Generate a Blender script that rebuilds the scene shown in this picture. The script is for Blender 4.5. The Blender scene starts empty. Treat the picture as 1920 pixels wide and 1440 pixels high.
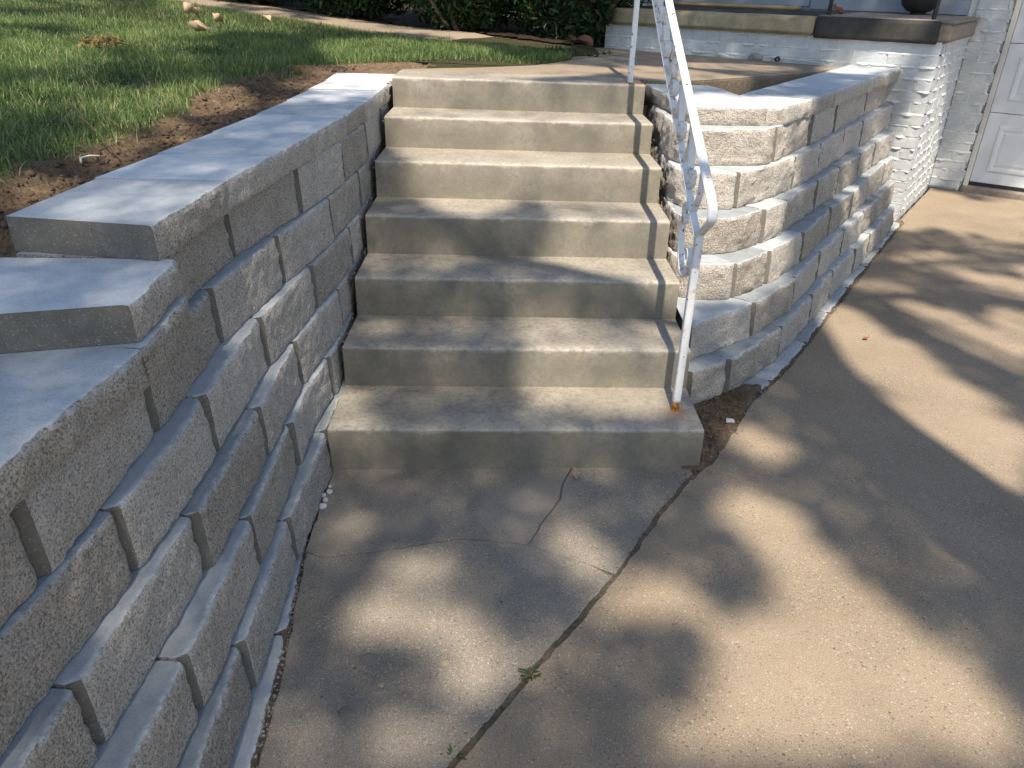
import bpy, bmesh, math, random
import numpy as np
from mathutils import Vector, Matrix, noise
random.seed(7); rng = np.random.default_rng(7)
R = math.radians
S = bpy.context.scene
COL = S.collection

# ------------------------------------------------------------------ camera
cam = bpy.data.cameras.new('camera'); camo = bpy.data.objects.new('camera', cam); COL.objects.link(camo)
cam.sensor_fit = 'HORIZONTAL'; cam.sensor_width = 36.0; cam.lens = 36.0 * 1439.5 / 1920.0
cam.clip_start = 0.02; cam.clip_end = 400.0
_p, _y, _r = 0.4849, 0.0135, 0.0258
_w = Vector((math.sin(_y)*math.cos(_p), math.cos(_y)*math.cos(_p), -math.sin(_p)))
_rt = Vector((math.cos(_y), -math.sin(_y), 0)); _up = _rt.cross(_w)
rt2 = math.cos(_r)*_rt + math.sin(_r)*_up; up2 = -math.sin(_r)*_rt + math.cos(_r)*_up
camo.matrix_world = Matrix(((rt2.x, up2.x, -_w.x, 0.5553), (rt2.y, up2.y, -_w.y, -2.0936), (rt2.z, up2.z, -_w.z, 1.4336), (0, 0, 0, 1)))
S.camera = camo

# ------------------------------------------------------------------ light
EL = R(58.0); HX = 0.02                     # the sun stands behind the camera, shadows run towards +y
sun_d = Vector((HX*math.cos(EL), math.cos(EL), -math.sin(EL))).normalized()
W = bpy.data.worlds.new('World'); S.world = W; W.use_nodes = True
nt = W.node_tree; nt.nodes.clear()
sky = nt.nodes.new('ShaderNodeTexSky'); sky.sky_type = 'NISHITA'; sky.sun_disc = False
sky.sun_elevation = EL; sky.sun_rotation = R(180.0)
bg = nt.nodes.new('ShaderNodeBackground'); bg.inputs['Strength'].default_value = 0.13
wo = nt.nodes.new('ShaderNodeOutputWorld')
nt.links.new(sky.outputs[0], bg.inputs[0]); nt.links.new(bg.outputs[0], wo.inputs[0])
sl = bpy.data.lights.new('sun', 'SUN'); sl.energy = 4.9; sl.angle = R(0.6); sl.color = (1.0, 0.895, 0.755)
so = bpy.data.objects.new('sun', sl); COL.objects.link(so)
so.rotation_euler = sun_d.to_track_quat('-Z', 'Y').to_euler(); so.location = (0, -6, 10)
S.view_settings.view_transform = 'Standard'; S.view_settings.look = 'None'
S.view_settings.gamma = 1.0; S.view_settings.use_curve_mapping = False
S.view_settings.exposure = 0.70
S.cycles.max_bounces = 6; S.cycles.diffuse_bounces = 4; S.cycles.use_denoising = True

# ------------------------------------------------------------------ material helpers
class NT:
    def __init__(s, name):
        s.m = bpy.data.materials.new(name); s.m.use_nodes = True
        s.t = s.m.node_tree; s.t.nodes.clear()
        s.out = s.n('ShaderNodeOutputMaterial'); s.b = s.n('ShaderNodeBsdfPrincipled')
        s.t.links.new(s.b.outputs[0], s.out.inputs[0])
        s.co = s.n('ShaderNodeTexCoord').outputs['Object']; s.geo = s.n('ShaderNodeNewGeometry')
    def n(s, ty, **kw):
        x = s.t.nodes.new(ty)
        for k, v in kw.items(): setattr(x, k, v)
        return x
    def l(s, a, b): s.t.links.new(a, b)
    def world(s): s.co = s.geo.outputs['Position']; return s
    def noise(s, scale, detail=4, rough=.6, vec=None, stretch=None):
        x = s.n('ShaderNodeTexNoise'); x.inputs['Scale'].default_value = scale
        x.inputs['Detail'].default_value = detail; x.inputs['Roughness'].default_value = rough
        v = vec or s.co
        if stretch:
            mp = s.n('ShaderNodeMapping'); mp.inputs['Scale'].default_value = stretch; s.l(v, mp.inputs[0]); v = mp.outputs[0]
        s.l(v, x.inputs['Vector']); return x.outputs['Fac']
    def voro(s, scale, feature='F1', out='Distance', rnd=1.0):
        x = s.n('ShaderNodeTexVoronoi', feature=feature); x.inputs['Scale'].default_value = scale
        x.inputs['Randomness'].default_value = rnd; s.l(s.co, x.inputs['Vector']); return x.outputs[out]
    def ramp(s, fac, stops, interp='LINEAR'):
        x = s.n('ShaderNodeValToRGB'); cr = x.color_ramp; cr.interpolation = interp
        while len(cr.elements) < len(stops): cr.elements.new(0.5)
        for e, (p, c) in zip(cr.elements, stops):
            e.position = p; e.color = (c, c, c, 1) if isinstance(c, (int, float)) else (*c, 1)
        s.l(fac, x.inputs[0]); return x.outputs[0]
    def mix(s, fac, a, b, mode='MIX'):
        x = s.n('ShaderNodeMix', data_type='RGBA', blend_type=mode)
        for sk, v in ((x.inputs[0], fac), (x.inputs[6], a), (x.inputs[7], b)):
            if isinstance(v, (int, float)): sk.default_value = v
            elif isinstance(v, tuple): sk.default_value = (*v, 1)
            else: s.l(v, sk)
        return x.outputs[2]
    def math(s, op, a, b=0.0):
        x = s.n('ShaderNodeMath', operation=op)
        for sk, v in ((x.inputs[0], a), (x.inputs[1], b)):
            if isinstance(v, (int, float)): sk.default_value = v
            else: s.l(v, sk)
        return x.outputs[0]
    def up(s):
        x = s.n('ShaderNodeSeparateXYZ'); s.l(s.geo.outputs['True Normal'], x.inputs[0]); return x.outputs[2]
    def rnd(s):
        return s.n('ShaderNodeObjectInfo').outputs['Random']
    def bump(s, h, strength, dist, nrm=None):
        x = s.n('ShaderNodeBump'); x.inputs['Strength'].default_value = strength; x.inputs['Distance'].default_value = dist
        s.l(h, x.inputs['Height'])
        if nrm is not None: s.l(nrm, x.inputs['Normal'])
        return x.outputs[0]
    def done(s, col=None, rough=.9, nrm=None, spec=.25, metal=0.0):
        if col is not None:
            if isinstance(col, tuple): s.b.inputs['Base Color'].default_value = (*col, 1)
            else: s.l(col, s.b.inputs['Base Color'])
        if isinstance(rough, (int, float)): s.b.inputs['Roughness'].default_value = rough
        else: s.l(rough, s.b.inputs['Roughness'])
        s.b.inputs['Specular IOR Level'].default_value = spec; s.b.inputs['Metallic'].default_value = metal
        if nrm is not None: s.l(nrm, s.b.inputs['Normal'])
        return s.m

def m_block(name='split_face_concrete', t0=(.31, .333, .342), t1=(.40, .425, .435), sk=.75):
    t = NT(name).world()
    n1 = t.noise(9, 5, .65); n2 = t.noise(190, 5, .75); n3 = t.noise(300, 3, .7)
    face = t.mix(t.ramp(n1, [(.3, 0), (.7, 1)]), (.46, .408, .34), (.59, .538, .465))
    face = t.mix(t.ramp(n2, [(.40, .95), (.53, 0)]), face, (.20, .165, .13))
    face = t.mix(t.ramp(t.noise(210, 4, .7), [(.56, 0), (.66, .8)]), face, (.68, .635, .565))
    face = t.mix(t.ramp(n3, [(.60, 0), (.68, 1)]), face, (.62, .59, .54))
    face = t.mix(t.ramp(t.voro(190, out='Distance'), [(.10, .7), (.2, 0)]), face, (.17, .145, .12))
    vc = t.n('ShaderNodeTexVoronoi'); vc.inputs['Scale'].default_value = 85; t.l(t.co, vc.inputs['Vector'])
    pick = t.n('ShaderNodeSeparateColor'); t.l(vc.outputs['Color'], pick.inputs[0])
    face = t.mix(t.math('MULTIPLY', t.ramp(pick.outputs[0], [(.955, 0), (.965, 1)]), t.ramp(vc.outputs['Distance'], [(.2, .8), (.35, 0)])), face, (.28, .18, .11))
    face = t.mix(t.math('MULTIPLY', t.ramp(pick.outputs[1], [(.90, 0), (.91, 1)]), t.ramp(vc.outputs['Distance'], [(.10, 1), (.2, 0)])), face, (.62, .60, .56))
    top = t.mix(t.ramp(t.noise(22, 5, .6), [(.35, 0), (.7, 1)]), t0, t1)  # smooth grey tops, tinted bluish: skylight painted into the colour
    sc = t.ramp(t.noise(30, 6, .75, stretch=(.35, 1.6, 1)), [(.60, 0), (.70, 1)])
    sc = t.math('MULTIPLY', sc, t.ramp(t.noise(3.1, 2), [(.46, 0), (.62, 1)]))
    top = t.mix(t.math('MULTIPLY', sc, sk), top, (.56, .59, .61))
    top = t.mix(t.ramp(t.noise(320, 2), [(.35, .35), (.45, 0)]), top, (.17, .17, .165))
    m = t.ramp(t.up(), [(.62, 0), (.9, 1)])
    wa = t.n('ShaderNodeAttribute'); wa.attribute_name = 'wear'
    col = t.mix(m, face, top)
    v = t.math('MULTIPLY', t.math('SUBTRACT', t.rnd(), .5), .36)
    col = t.mix(1.0, col, t.ramp(t.math('ADD', v, .5), [(0, .0), (1, 1.0)]), 'SOFT_LIGHT')
    col = t.mix(t.math('MULTIPLY', wa.outputs['Fac'], t.ramp(t.noise(60, 5, .75), [(.42, 0), (.62, .8)])), col, (.66, .66, .645))
    hb = t.math('ADD', t.math('MULTIPLY', t.noise(60, 5, .75), .8), t.math('ADD', t.math('MULTIPLY', t.noise(150, 4, .7), .35), t.math('MULTIPLY', t.voro(210), .25)))
    inv = t.math('SUBTRACT', 1.0, t.math('MULTIPLY', m, .93))
    nr = t.bump(t.math('MULTIPLY', hb, inv), 1.0, .014)
    return t.done(col, .92, nr, .2)

def m_smooth_side():
    t = NT('moulded_block_side').world()
    c = t.mix(t.ramp(t.noise(30, 5, .7), [(.3, 0), (.7, 1)]), (.13, .118, .096), (.18, .165, .14))  # smooth side, base darkened to paint the shade in the joint strips
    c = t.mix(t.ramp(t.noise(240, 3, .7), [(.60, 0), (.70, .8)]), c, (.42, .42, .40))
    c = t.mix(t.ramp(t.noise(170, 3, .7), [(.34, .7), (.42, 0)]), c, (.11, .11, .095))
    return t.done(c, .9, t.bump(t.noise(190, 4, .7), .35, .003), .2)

def m_step():
    t = NT('old_cast_concrete').world()
    n1 = t.noise(5, 6, .65); n2 = t.noise(60, 5, .7); n3 = t.noise(330, 3, .7)
    base = t.mix(t.ramp(n1, [(.3, 0), (.72, 1)]), (.262, .232, .186), (.405, .362, .295))
    base = t.mix(t.ramp(n2, [(.35, .55), (.55, 0)]), base, (.15, .138, .10))
    streak = t.ramp(t.noise(26, 5, .7, stretch=(.12, 1, 1.6)), [(.56, 0), (.75, .45)])
    base = t.mix(streak, base, (.40, .37, .31))
    base = t.mix(t.ramp(n3, [(.60, 0), (.70, .55)]), base, (.50, .47, .41))
    base = t.mix(t.ramp(t.noise(200, 3, .7), [(.33, .5), (.42, 0)]), base, (.10, .09, .07))
    at = t.n('ShaderNodeAttribute'); at.attribute_name = 'wear'
    base = t.mix(t.math('MULTIPLY', at.outputs['Fac'], t.ramp(t.noise(48, 5, .7), [(.36, 0), (.58, .8)])), base, (.46, .42, .35))
    # mineral drip streaks under the landing nosing
    sx = t.n('ShaderNodeSeparateXYZ'); t.l(t.co, sx.inputs[0])
    dr = t.ramp(t.noise(55, 4, .7, stretch=(1, 1, .10)), [(.53, 0), (.66, 1)])
    dr = t.math('MULTIPLY', dr, t.ramp(sx.outputs[2], [(.93, 0), (.975, .7), (1.0, .7), (1.004, 0)]))
    dr = t.math('MULTIPLY', dr, t.ramp(sx.outputs[0], [(.02, 0), (.08, 1), (.42, .8), (.62, 0)]))
    base = t.mix(t.math('MULTIPLY', dr, .8), base, (.56, .56, .52))
    # rust washed out round the post feet
    d1 = t.n('ShaderNodeVectorMath', operation='DISTANCE'); t.l(t.co, d1.inputs[0]); d1.inputs[1].default_value = (1.165, 1.955, .995)
    d2 = t.n('ShaderNodeVectorMath', operation='DISTANCE'); t.l(t.co, d2.inputs[0]); d2.inputs[1].default_value = (1.15, .175, .14)
    ru = t.math('MAXIMUM', t.ramp(d1.outputs['Value'], [(.03, .85), (.11, 0)]), t.ramp(d2.outputs['Value'], [(.02, .6), (.06, 0)]))
    base = t.mix(t.math('MULTIPLY', ru, t.ramp(t.noise(40, 4), [(.3, .3), (.6, 1)])), base, (.26, .11, .045))
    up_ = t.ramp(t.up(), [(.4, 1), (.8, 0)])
    base = t.mix(t.math('MULTIPLY', up_, t.ramp(t.noise(4.5, 5, .7), [(.3, .40), (.65, .95)])), base, (.160, .148, .115))  # uneven dark greenish film on risers, standing in for their deeper shade
    nr = t.bump(t.math('ADD', t.math('MULTIPLY', n2, .6), t.math('MULTIPLY', t.noise(240, 3, .7), .5)), .42, .004)
    return t.done(base, .9, nr, .2)

def m_aggregate(name, a, b, peb, worn, tint):
    t = NT(name).world()
    base = t.mix(t.ramp(t.noise(2.2, 6, .6), [(.33, 0), (.68, 1)]), a, b)
    base = t.mix(t.ramp(t.noise(6, 5, .7), [(.55, 0), (.75, .35)]), base, tint)
    vc = t.n('ShaderNodeTexVoronoi'); vc.inputs['Scale'].default_value = 135; t.l(t.co, vc.inputs['Vector'])
    hs = t.n('ShaderNodeSeparateColor'); t.l(vc.outputs['Color'], hs.inputs[0])
    stone = t.ramp(hs.outputs[0], [(0, (.44, .40, .34)), (.15, (.30, .23, .16)), (.36, (.17, .135, .10)), (.55, (.34, .28, .20)), (.72, (.24, .145, .095)), (.80, (.36, .30, .23)), (.93, (.075, .068, .062)), (1, (.46, .42, .36))], 'CONSTANT')
    isst = t.math('MULTIPLY', t.ramp(vc.outputs['Distance'], [(.34, 1), (.46, 0)]), t.ramp(hs.outputs[1], [(peb, 0), (peb + .04, 1)]))
    isst = t.math('MULTIPLY', isst, t.ramp(t.noise(3.3, 4, .6), [(.32, worn*.7), (.6, .7)]))
    col = t.mix(isst, base, stone)
    v2 = t.n('ShaderNodeTexVoronoi'); v2.inputs['Scale'].default_value = 55; t.l(t.co, v2.inputs['Vector'])
    h2 = t.n('ShaderNodeSeparateColor'); t.l(v2.outputs['Color'], h2.inputs[0])
    big = t.math('MULTIPLY', t.ramp(v2.outputs['Distance'], [(.16, 1), (.22, 0)]), t.ramp(h2.outputs[0], [(.90, 0), (.92, 1)]))
    col = t.mix(t.math('MULTIPLY', big, .8), col, t.ramp(h2.outputs[1], [(0, (.36, .32, .26)), (.30, (.25, .13, .085)), (.5, (.085, .08, .078)), (.75, (.27, .22, .165))], 'CONSTANT'))
    col = t.mix(t.ramp(t.noise(420, 2, .7), [(.36, .8), (.44, 0)]), col, (.085, .07, .055))
    col = t.mix(t.ramp(t.noise(330, 2, .7), [(.60, 0), (.66, .85)]), col, (.50, .45, .38))
    h = t.math('ADD', t.math('MULTIPLY', isst, .5), t.math('ADD', t.math('MULTIPLY', t.noise(260, 3, .7), .7), t.math('MULTIPLY', big, .5)))
    return t.done(col, .88, t.bump(h, .55, .003), .25)

def m_soil(name, a, b, sc=40):
    t = NT(name).world()
    c = t.mix(t.ramp(t.noise(sc, 6, .7), [(.3, 0), (.7, 1)]), a, b)
    c = t.mix(t.ramp(t.noise(sc*.15, 3), [(.4, 0), (.7, .5)]), c, tuple(x*.6 for x in a))
    c = t.mix(t.ramp(t.noise(300, 2), [(.63, 0), (.7, .6)]), c, (.36, .28, .19))
    return t.done(c, .97, t.bump(t.math('ADD', t.noise(110, 5, .75), t.math('MULTIPLY', t.voro(70), .6)), 1.0, .014), .1)

def m_paint(name, c0, c1, rough=.45, sc=14, bumpd=.001, dirt=None):
    t = NT(name).world()
    c = t.mix(t.ramp(t.noise(sc, 5, .65), [(.3, 0), (.7, 1)]), c0, c1)
    if dirt: c = t.mix(t.ramp(t.noise(sc*2.3, 5, .7), [(.58, 0), (.72, dirt[1])]), c, dirt[0])
    return t.done(c, rough, t.bump(t.noise(sc*9, 4, .6), .4, bumpd), .4)

def m_rail(name='chipped_white_enamel', c0=.655, r0=.57):
    t = NT(name).world()
    base = t.mix(t.ramp(t.noise(30, 4), [(.35, 0), (.65, 1)]), (.74, .74, .73), (.66, .67, .67))
    chip = t.ramp(t.noise(52, 3, .6), [(c0, 0), (c0+.015, 1)])
    rust = t.ramp(t.noise(22, 5, .7), [(r0, 0), (r0+.13, .85)])
    c = t.mix(rust, base, (.42, .22, .06))
    c = t.mix(chip, c, (.035, .032, .032))
    sx = t.n('ShaderNodeSeparateXYZ'); t.l(t.co, sx.inputs[0])
    foot = t.ramp(t.math('SUBTRACT', sx.outputs[2], t.math('MULTIPLY', t.noise(60, 4), .03)), [(.155, 1), (.168, 0)])
    c = t.mix(foot, c, t.mix(t.ramp(t.noise(70, 4), [(.4, 0), (.6, 1)]), (.40, .19, .035), (.12, .045, .02)))
    return t.done(c, .38, t.bump(t.noise(90, 3), .25, .001), .5)

def m_leafy(name, attr_cols, trans=.25, rough=.55):
    m = bpy.data.materials.new(name); m.use_nodes = True; t = m.node_tree; t.nodes.clear()
    o = t.nodes.new('ShaderNodeOutputMaterial'); a = t.nodes.new('ShaderNodeAttribute'); a.attribute_name = 'shade'
    r = t.nodes.new('ShaderNodeValToRGB'); cr = r.color_ramp
    while len(cr.elements) < len(attr_cols): cr.elements.new(.5)
    for e, (p, c) in zip(cr.elements, attr_cols): e.position = p; e.color = (*c, 1)
    t.links.new(a.outputs['Fac'], r.inputs[0])
    d = t.nodes.new('ShaderNodeBsdfPrincipled'); d.inputs['Roughness'].default_value = rough; d.inputs['Specular IOR Level'].default_value = .3
    tr = t.nodes.new('ShaderNodeBsdfTranslucent'); mx = t.nodes.new('ShaderNodeMixShader'); mx.inputs[0].default_value = trans
    t.links.new(r.outputs[0], d.inputs['Base Color']); t.links.new(r.outputs[0], tr.inputs['Color'])
    t.links.new(d.outputs[0], mx.inputs[1]); t.links.new(tr.outputs[0], mx.inputs[2]); t.links.new(mx.outputs[0], o.inputs[0])
    return m

M = dict(
    block=m_block(), cap=m_block('pale_cap_concrete', (.415, .44, .445), (.53, .555, .56), .95), side=m_smooth_side(), step=m_step(),  # cap tops paler still: their extra skylight is put into the colour
    drive=m_aggregate('driveway_exposed_aggregate', (.240, .186, .127), (.32, .253, .176), .22, .3, (.30, .215, .12)),
    slab=m_aggregate('walk_slab_concrete', (.215, .188, .15), (.285, .25, .202), .45, .15, (.19, .165, .125)),
    landing=m_aggregate('landing_concrete', (.25, .195, .135), (.33, .26, .18), .5, .1, (.23, .18, .12)),
    rubble=m_aggregate('rough_concrete_edge', (.12, .09, .055), (.20, .155, .10), .1, 1.0, (.08, .06, .04)),
    joint=m_soil('grey_joint_dirt', (.165, .132, .092), (.285, .235, .168), 70),
    soil=m_soil('brown_clay_soil', (.155, .104, .064), (.305, .22, .145)),
    turf=m_soil('turf_soil', (.05, .055, .025), (.10, .085, .045)),
    ground=m_soil('far_ground', (.26, .235, .16), (.34, .31, .23), 3),
    gravel=m_paint('gravel_stone', (.17, .155, .135), (.36, .34, .31), .85, 30, .002),
    pebble=m_paint('white_pebble', (.50, .49, .46), (.64, .63, .60), .7, 30, .001),
    brick=m_paint('white_painted_brick', (.42, .445, .45), (.56, .575, .57), .5, 9, .002, ((.34, .32, .28), .6)),
    mortar=m_paint('painted_squeezed_mortar', (.50, .50, .48), (.66, .66, .64), .6, 25, .003, ((.30, .245, .18), .7)),
    lime=m_paint('weathered_limestone', (.24, .20, .12), (.38, .33, .22), .85, 12, .002, ((.10, .075, .045), .7)),
    dark=m_paint('stained_porch_concrete', (.036, .034, .031), (.065, .060, .053), .85, 18, .002),
    redconc=m_paint('worn_porch_side', (.19, .155, .125), (.28, .235, .19), .85, 18, .002, ((.12, .07, .05), .6)),
    door=m_paint('white_door_steel', (.60, .62, .64), (.68, .70, .71), .4, 5, .0005),
    trim=m_paint('cream_trim', (.55, .53, .47), (.62, .60, .54), .5, 8, .001, ((.36, .31, .24), .4)),
    siding=m_paint('pale_blue_siding', (.25, .29, .335), (.29, .33, .375), .55, 6, .001),
    iron=m_paint('black_iron', (.018, .018, .019), (.03, .03, .03), .5, 20, .001),
    storm=m_paint('dark_door', (.02, .02, .022), (.03, .03, .033), .4, 5, .001),
    red=m_paint('red_edging_concrete', (.17, .075, .05), (.25, .115, .075), .9, 40, .003),
    rail=m_rail(), worn=m_rail('worn_rusty_enamel', .65, .525),
    sprig=m_paint('dry_sprig', (.17, .115, .04), (.27, .19, .075), .85, 60, .001),
    wood=m_paint('worn_board', (.36, .27, .15), (.44, .34, .20), .8, 12, .002),
    bark=m_soil('bark', (.06, .05, .04), (.13, .11, .085), 12),
    twig=m_paint('dry_twig', (.055, .034, .024), (.10, .065, .045), .9, 30, .001),
    root=m_paint('pale_root', (.55, .50, .40), (.65, .60, .50), .8, 30, .001),
    tan=m_paint('dry_tan_leaf', (.40, .27, .16), (.56, .40, .26), .8, 40, .002),
    rust=m_paint('rust_brown_leaf', (.20, .06, .03), (.28, .10, .05), .8, 40, .002),
    mulch=m_soil('dark_mulch', (.035, .024, .016), (.07, .05, .034), 50),
    grass=m_leafy('grass_blade', [(0, (.030, .078, .020)), (.35, (.085, .168, .042)), (.7, (.19, .27, .078)), (.88, (.30, .34, .13)), (1, (.50, .46, .27))], .42),
    weed=m_leafy('weed_leaf', [(0, (.028, .06, .018)), (.8, (.07, .115, .035)), (1, (.20, .17, .08))], .25),
    yew=m_leafy('yew_needles', [(0, (.008, .022, .007)), (.5, (.018, .048, .014)), (.85, (.04, .085, .022)), (.93, (.10, .065, .03)), (1, (.20, .13, .07))], .1),
    leaf=m_leafy('tree_leaf', [(0, (.03, .07, .015)), (1, (.07, .14, .03))], .12),
)

# ------------------------------------------------------------------ object helpers
def tag(o, label=None, cat=None, group=None, kind=None):
    if label: o['label'] = label
    if cat: o['category'] = cat
    if group: o['group'] = group
    if kind: o['kind'] = kind
    return o
def empty(name, loc=(0, 0, 0), rz=0.0):
    o = bpy.data.objects.new(name, None); o.empty_display_size = .1; o.location = loc; o.rotation_euler = (0, 0, rz)
    COL.objects.link(o); return o
def link(name, me, parent=None, mats=None):
    o = bpy.data.objects.new(name, me)
    if mats:
        for m in (mats if isinstance(mats, (list, tuple)) else [mats]): me.materials.append(m)
    COL.objects.link(o)
    if parent is not None: o.parent = parent
    return o
def mesh(name, v, f, mats=None, parent=None, smooth=False, fm=None):
    me = bpy.data.meshes.new(name); me.from_pydata([tuple(map(float, p)) for p in v], [], f); me.update()
    if smooth: me.polygons.foreach_set('use_smooth', [True]*len(me.polygons))
    o = link(name, me, parent, mats)
    if fm: me.polygons.foreach_set('material_index', fm)
    return o
def quads_np(name, V, F, mats, parent=None, shade=None, smooth=False):
    """V (n,3) float, F (m,k) int: fast mesh."""
    me = bpy.data.meshes.new(name); n, m, k = len(V), len(F), F.shape[1]
    me.vertices.add(n); me.vertices.foreach_set('co', np.asarray(V, np.float32).ravel())
    me.loops.add(m*k); me.loops.foreach_set('vertex_index', np.asarray(F, np.int32).ravel())
    me.polygons.add(m); me.polygons.foreach_set('loop_start', np.arange(0, m*k, k, dtype=np.int32))
    me.polygons.foreach_set('loop_total', np.full(m, k, np.int32))
    if smooth: me.polygons.foreach_set('use_smooth', np.ones(m, bool))
    me.update(calc_edges=True)
    if shade is not None:
        a = me.attributes.new('shade', 'FLOAT', 'POINT'); a.data.foreach_set('value', np.asarray(shade, np.float32))
    return link(name, me, parent, mats)
def bm_obj(name, bm, mats, parent=None, smooth=False):
    me = bpy.data.meshes.new(name); bmesh.ops.recalc_face_normals(bm, faces=bm.faces[:]); bm.to_mesh(me); bm.free()
    if smooth: me.polygons.foreach_set('use_smooth', [True]*len(me.polygons))
    return link(name, me, parent, mats)
def box_bm(x0, x1, y0, y1, z0, z1, bev=0.0, seg=1, bm=None):
    b = bmesh.new()
    vs = [b.verts.new(p) for p in ((x0,y0,z0),(x1,y0,z0),(x1,y1,z0),(x0,y1,z0),(x0,y0,z1),(x1,y0,z1),(x1,y1,z1),(x0,y1,z1))]
    for f in ((0,3,2,1),(4,5,6,7),(0,1,5,4),(1,2,6,5),(2,3,7,6),(3,0,4,7)): b.faces.new([vs[i] for i in f])
    if bev > 0: bmesh.ops.bevel(b, geom=b.edges[:], offset=bev, segments=seg, affect='EDGES', clamp_overlap=True)
    if bm is None: return b
    me = bpy.data.meshes.new('tmp'); b.to_mesh(me); b.free(); bm.from_mesh(me); bpy.data.meshes.remove(me); return bm
def fn(x, y, z, sc, oct_=3):
    return noise.fractal(Vector((x*sc, y*sc, z*sc)), 1.0, 2.0, oct_)
def tube(bm, pts, radii, seg=8):
    rings = []
    for i, p in enumerate(pts):
        p = Vector(p); a = Vector(pts[max(i-1, 0)]); c = Vector(pts[min(i+1, len(pts)-1)])
        t = (c - a).normalized(); u = t.orthogonal().normalized(); w = t.cross(u)
        if rings and True:
            u = (pu - t*pu.dot(t)).normalized(); w = t.cross(u)
        pu = u
        rings.append([bm.verts.new(p + (u*math.cos(2*math.pi*k/seg) + w*math.sin(2*math.pi*k/seg))*radii[i]) for k in range(seg)])
    for r0, r1 in zip(rings, rings[1:]):
        for k in range(seg): bm.faces.new((r0[k], r0[(k+1) % seg], r1[(k+1) % seg], r1[k]))
    bm.faces.new(rings[0][::-1]); bm.faces.new(rings[-1])
def chaikin(p, n=2, closed=False):
    p = [Vector((*q, 0)) if len(q) == 2 else Vector(q) for q in p]
    for _ in range(n):
        q = [p[0]]
        for a, b in zip(p, p[1:]): q += [a*.75 + b*.25, a*.25 + b*.75]
        p = q + [p[-1]]
    return p
def resample(p, step=None, n=None):
    p = [Vector((q[0], q[1], q[2] if len(q) > 2 else 0)) for q in p]
    d = [0.0]
    for a, b in zip(p, p[1:]): d.append(d[-1] + (b-a).length)
    L = d[-1]; n = n or max(2, int(round(L/step)) + 1); out = []
    j = 0
    for i in range(n):
        s = L*i/(n-1)
        while j < len(p)-2 and d[j+1] < s: j += 1
        k = (s - d[j])/max(d[j+1]-d[j], 1e-9); out.append(p[j].lerp(p[j+1], min(max(k, 0), 1)))
    return out, L
def arc_at(p, pt):
    """arc length on polyline p nearest to point pt"""
    best = (1e9, 0); s = 0; pt = Vector((pt[0], pt[1], 0))
    for a, b in zip(p, p[1:]):
        a = Vector((a[0], a[1], 0)); b = Vector((b[0], b[1], 0)); L = (b-a).length
        k = min(max((pt-a).dot(b-a)/max(L*L, 1e-9), 0), 1); d = (a + (b-a)*k - pt).length
        if d < best[0]: best = (d, s + k*L)
        s += L
    return best[1]
def cut(p, s0, s1, step=.013):
    p = [Vector((q[0], q[1], 0)) for q in p]; out = []; d = [0.0]
    for a, b in zip(p, p[1:]): d.append(d[-1] + (b-a).length)
    s0 = max(s0, 0); s1 = min(s1, d[-1]); n = max(3, int(round((s1-s0)/step)) + 1); j = 0
    for i in range(n):
        s = s0 + (s1-s0)*i/(n-1)
        while j < len(p)-2 and d[j+1] < s: j += 1
        k = (s-d[j])/max(d[j+1]-d[j], 1e-9); out.append(p[j].lerp(p[j+1], min(max(k, 0), 1)))
    return out

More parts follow.
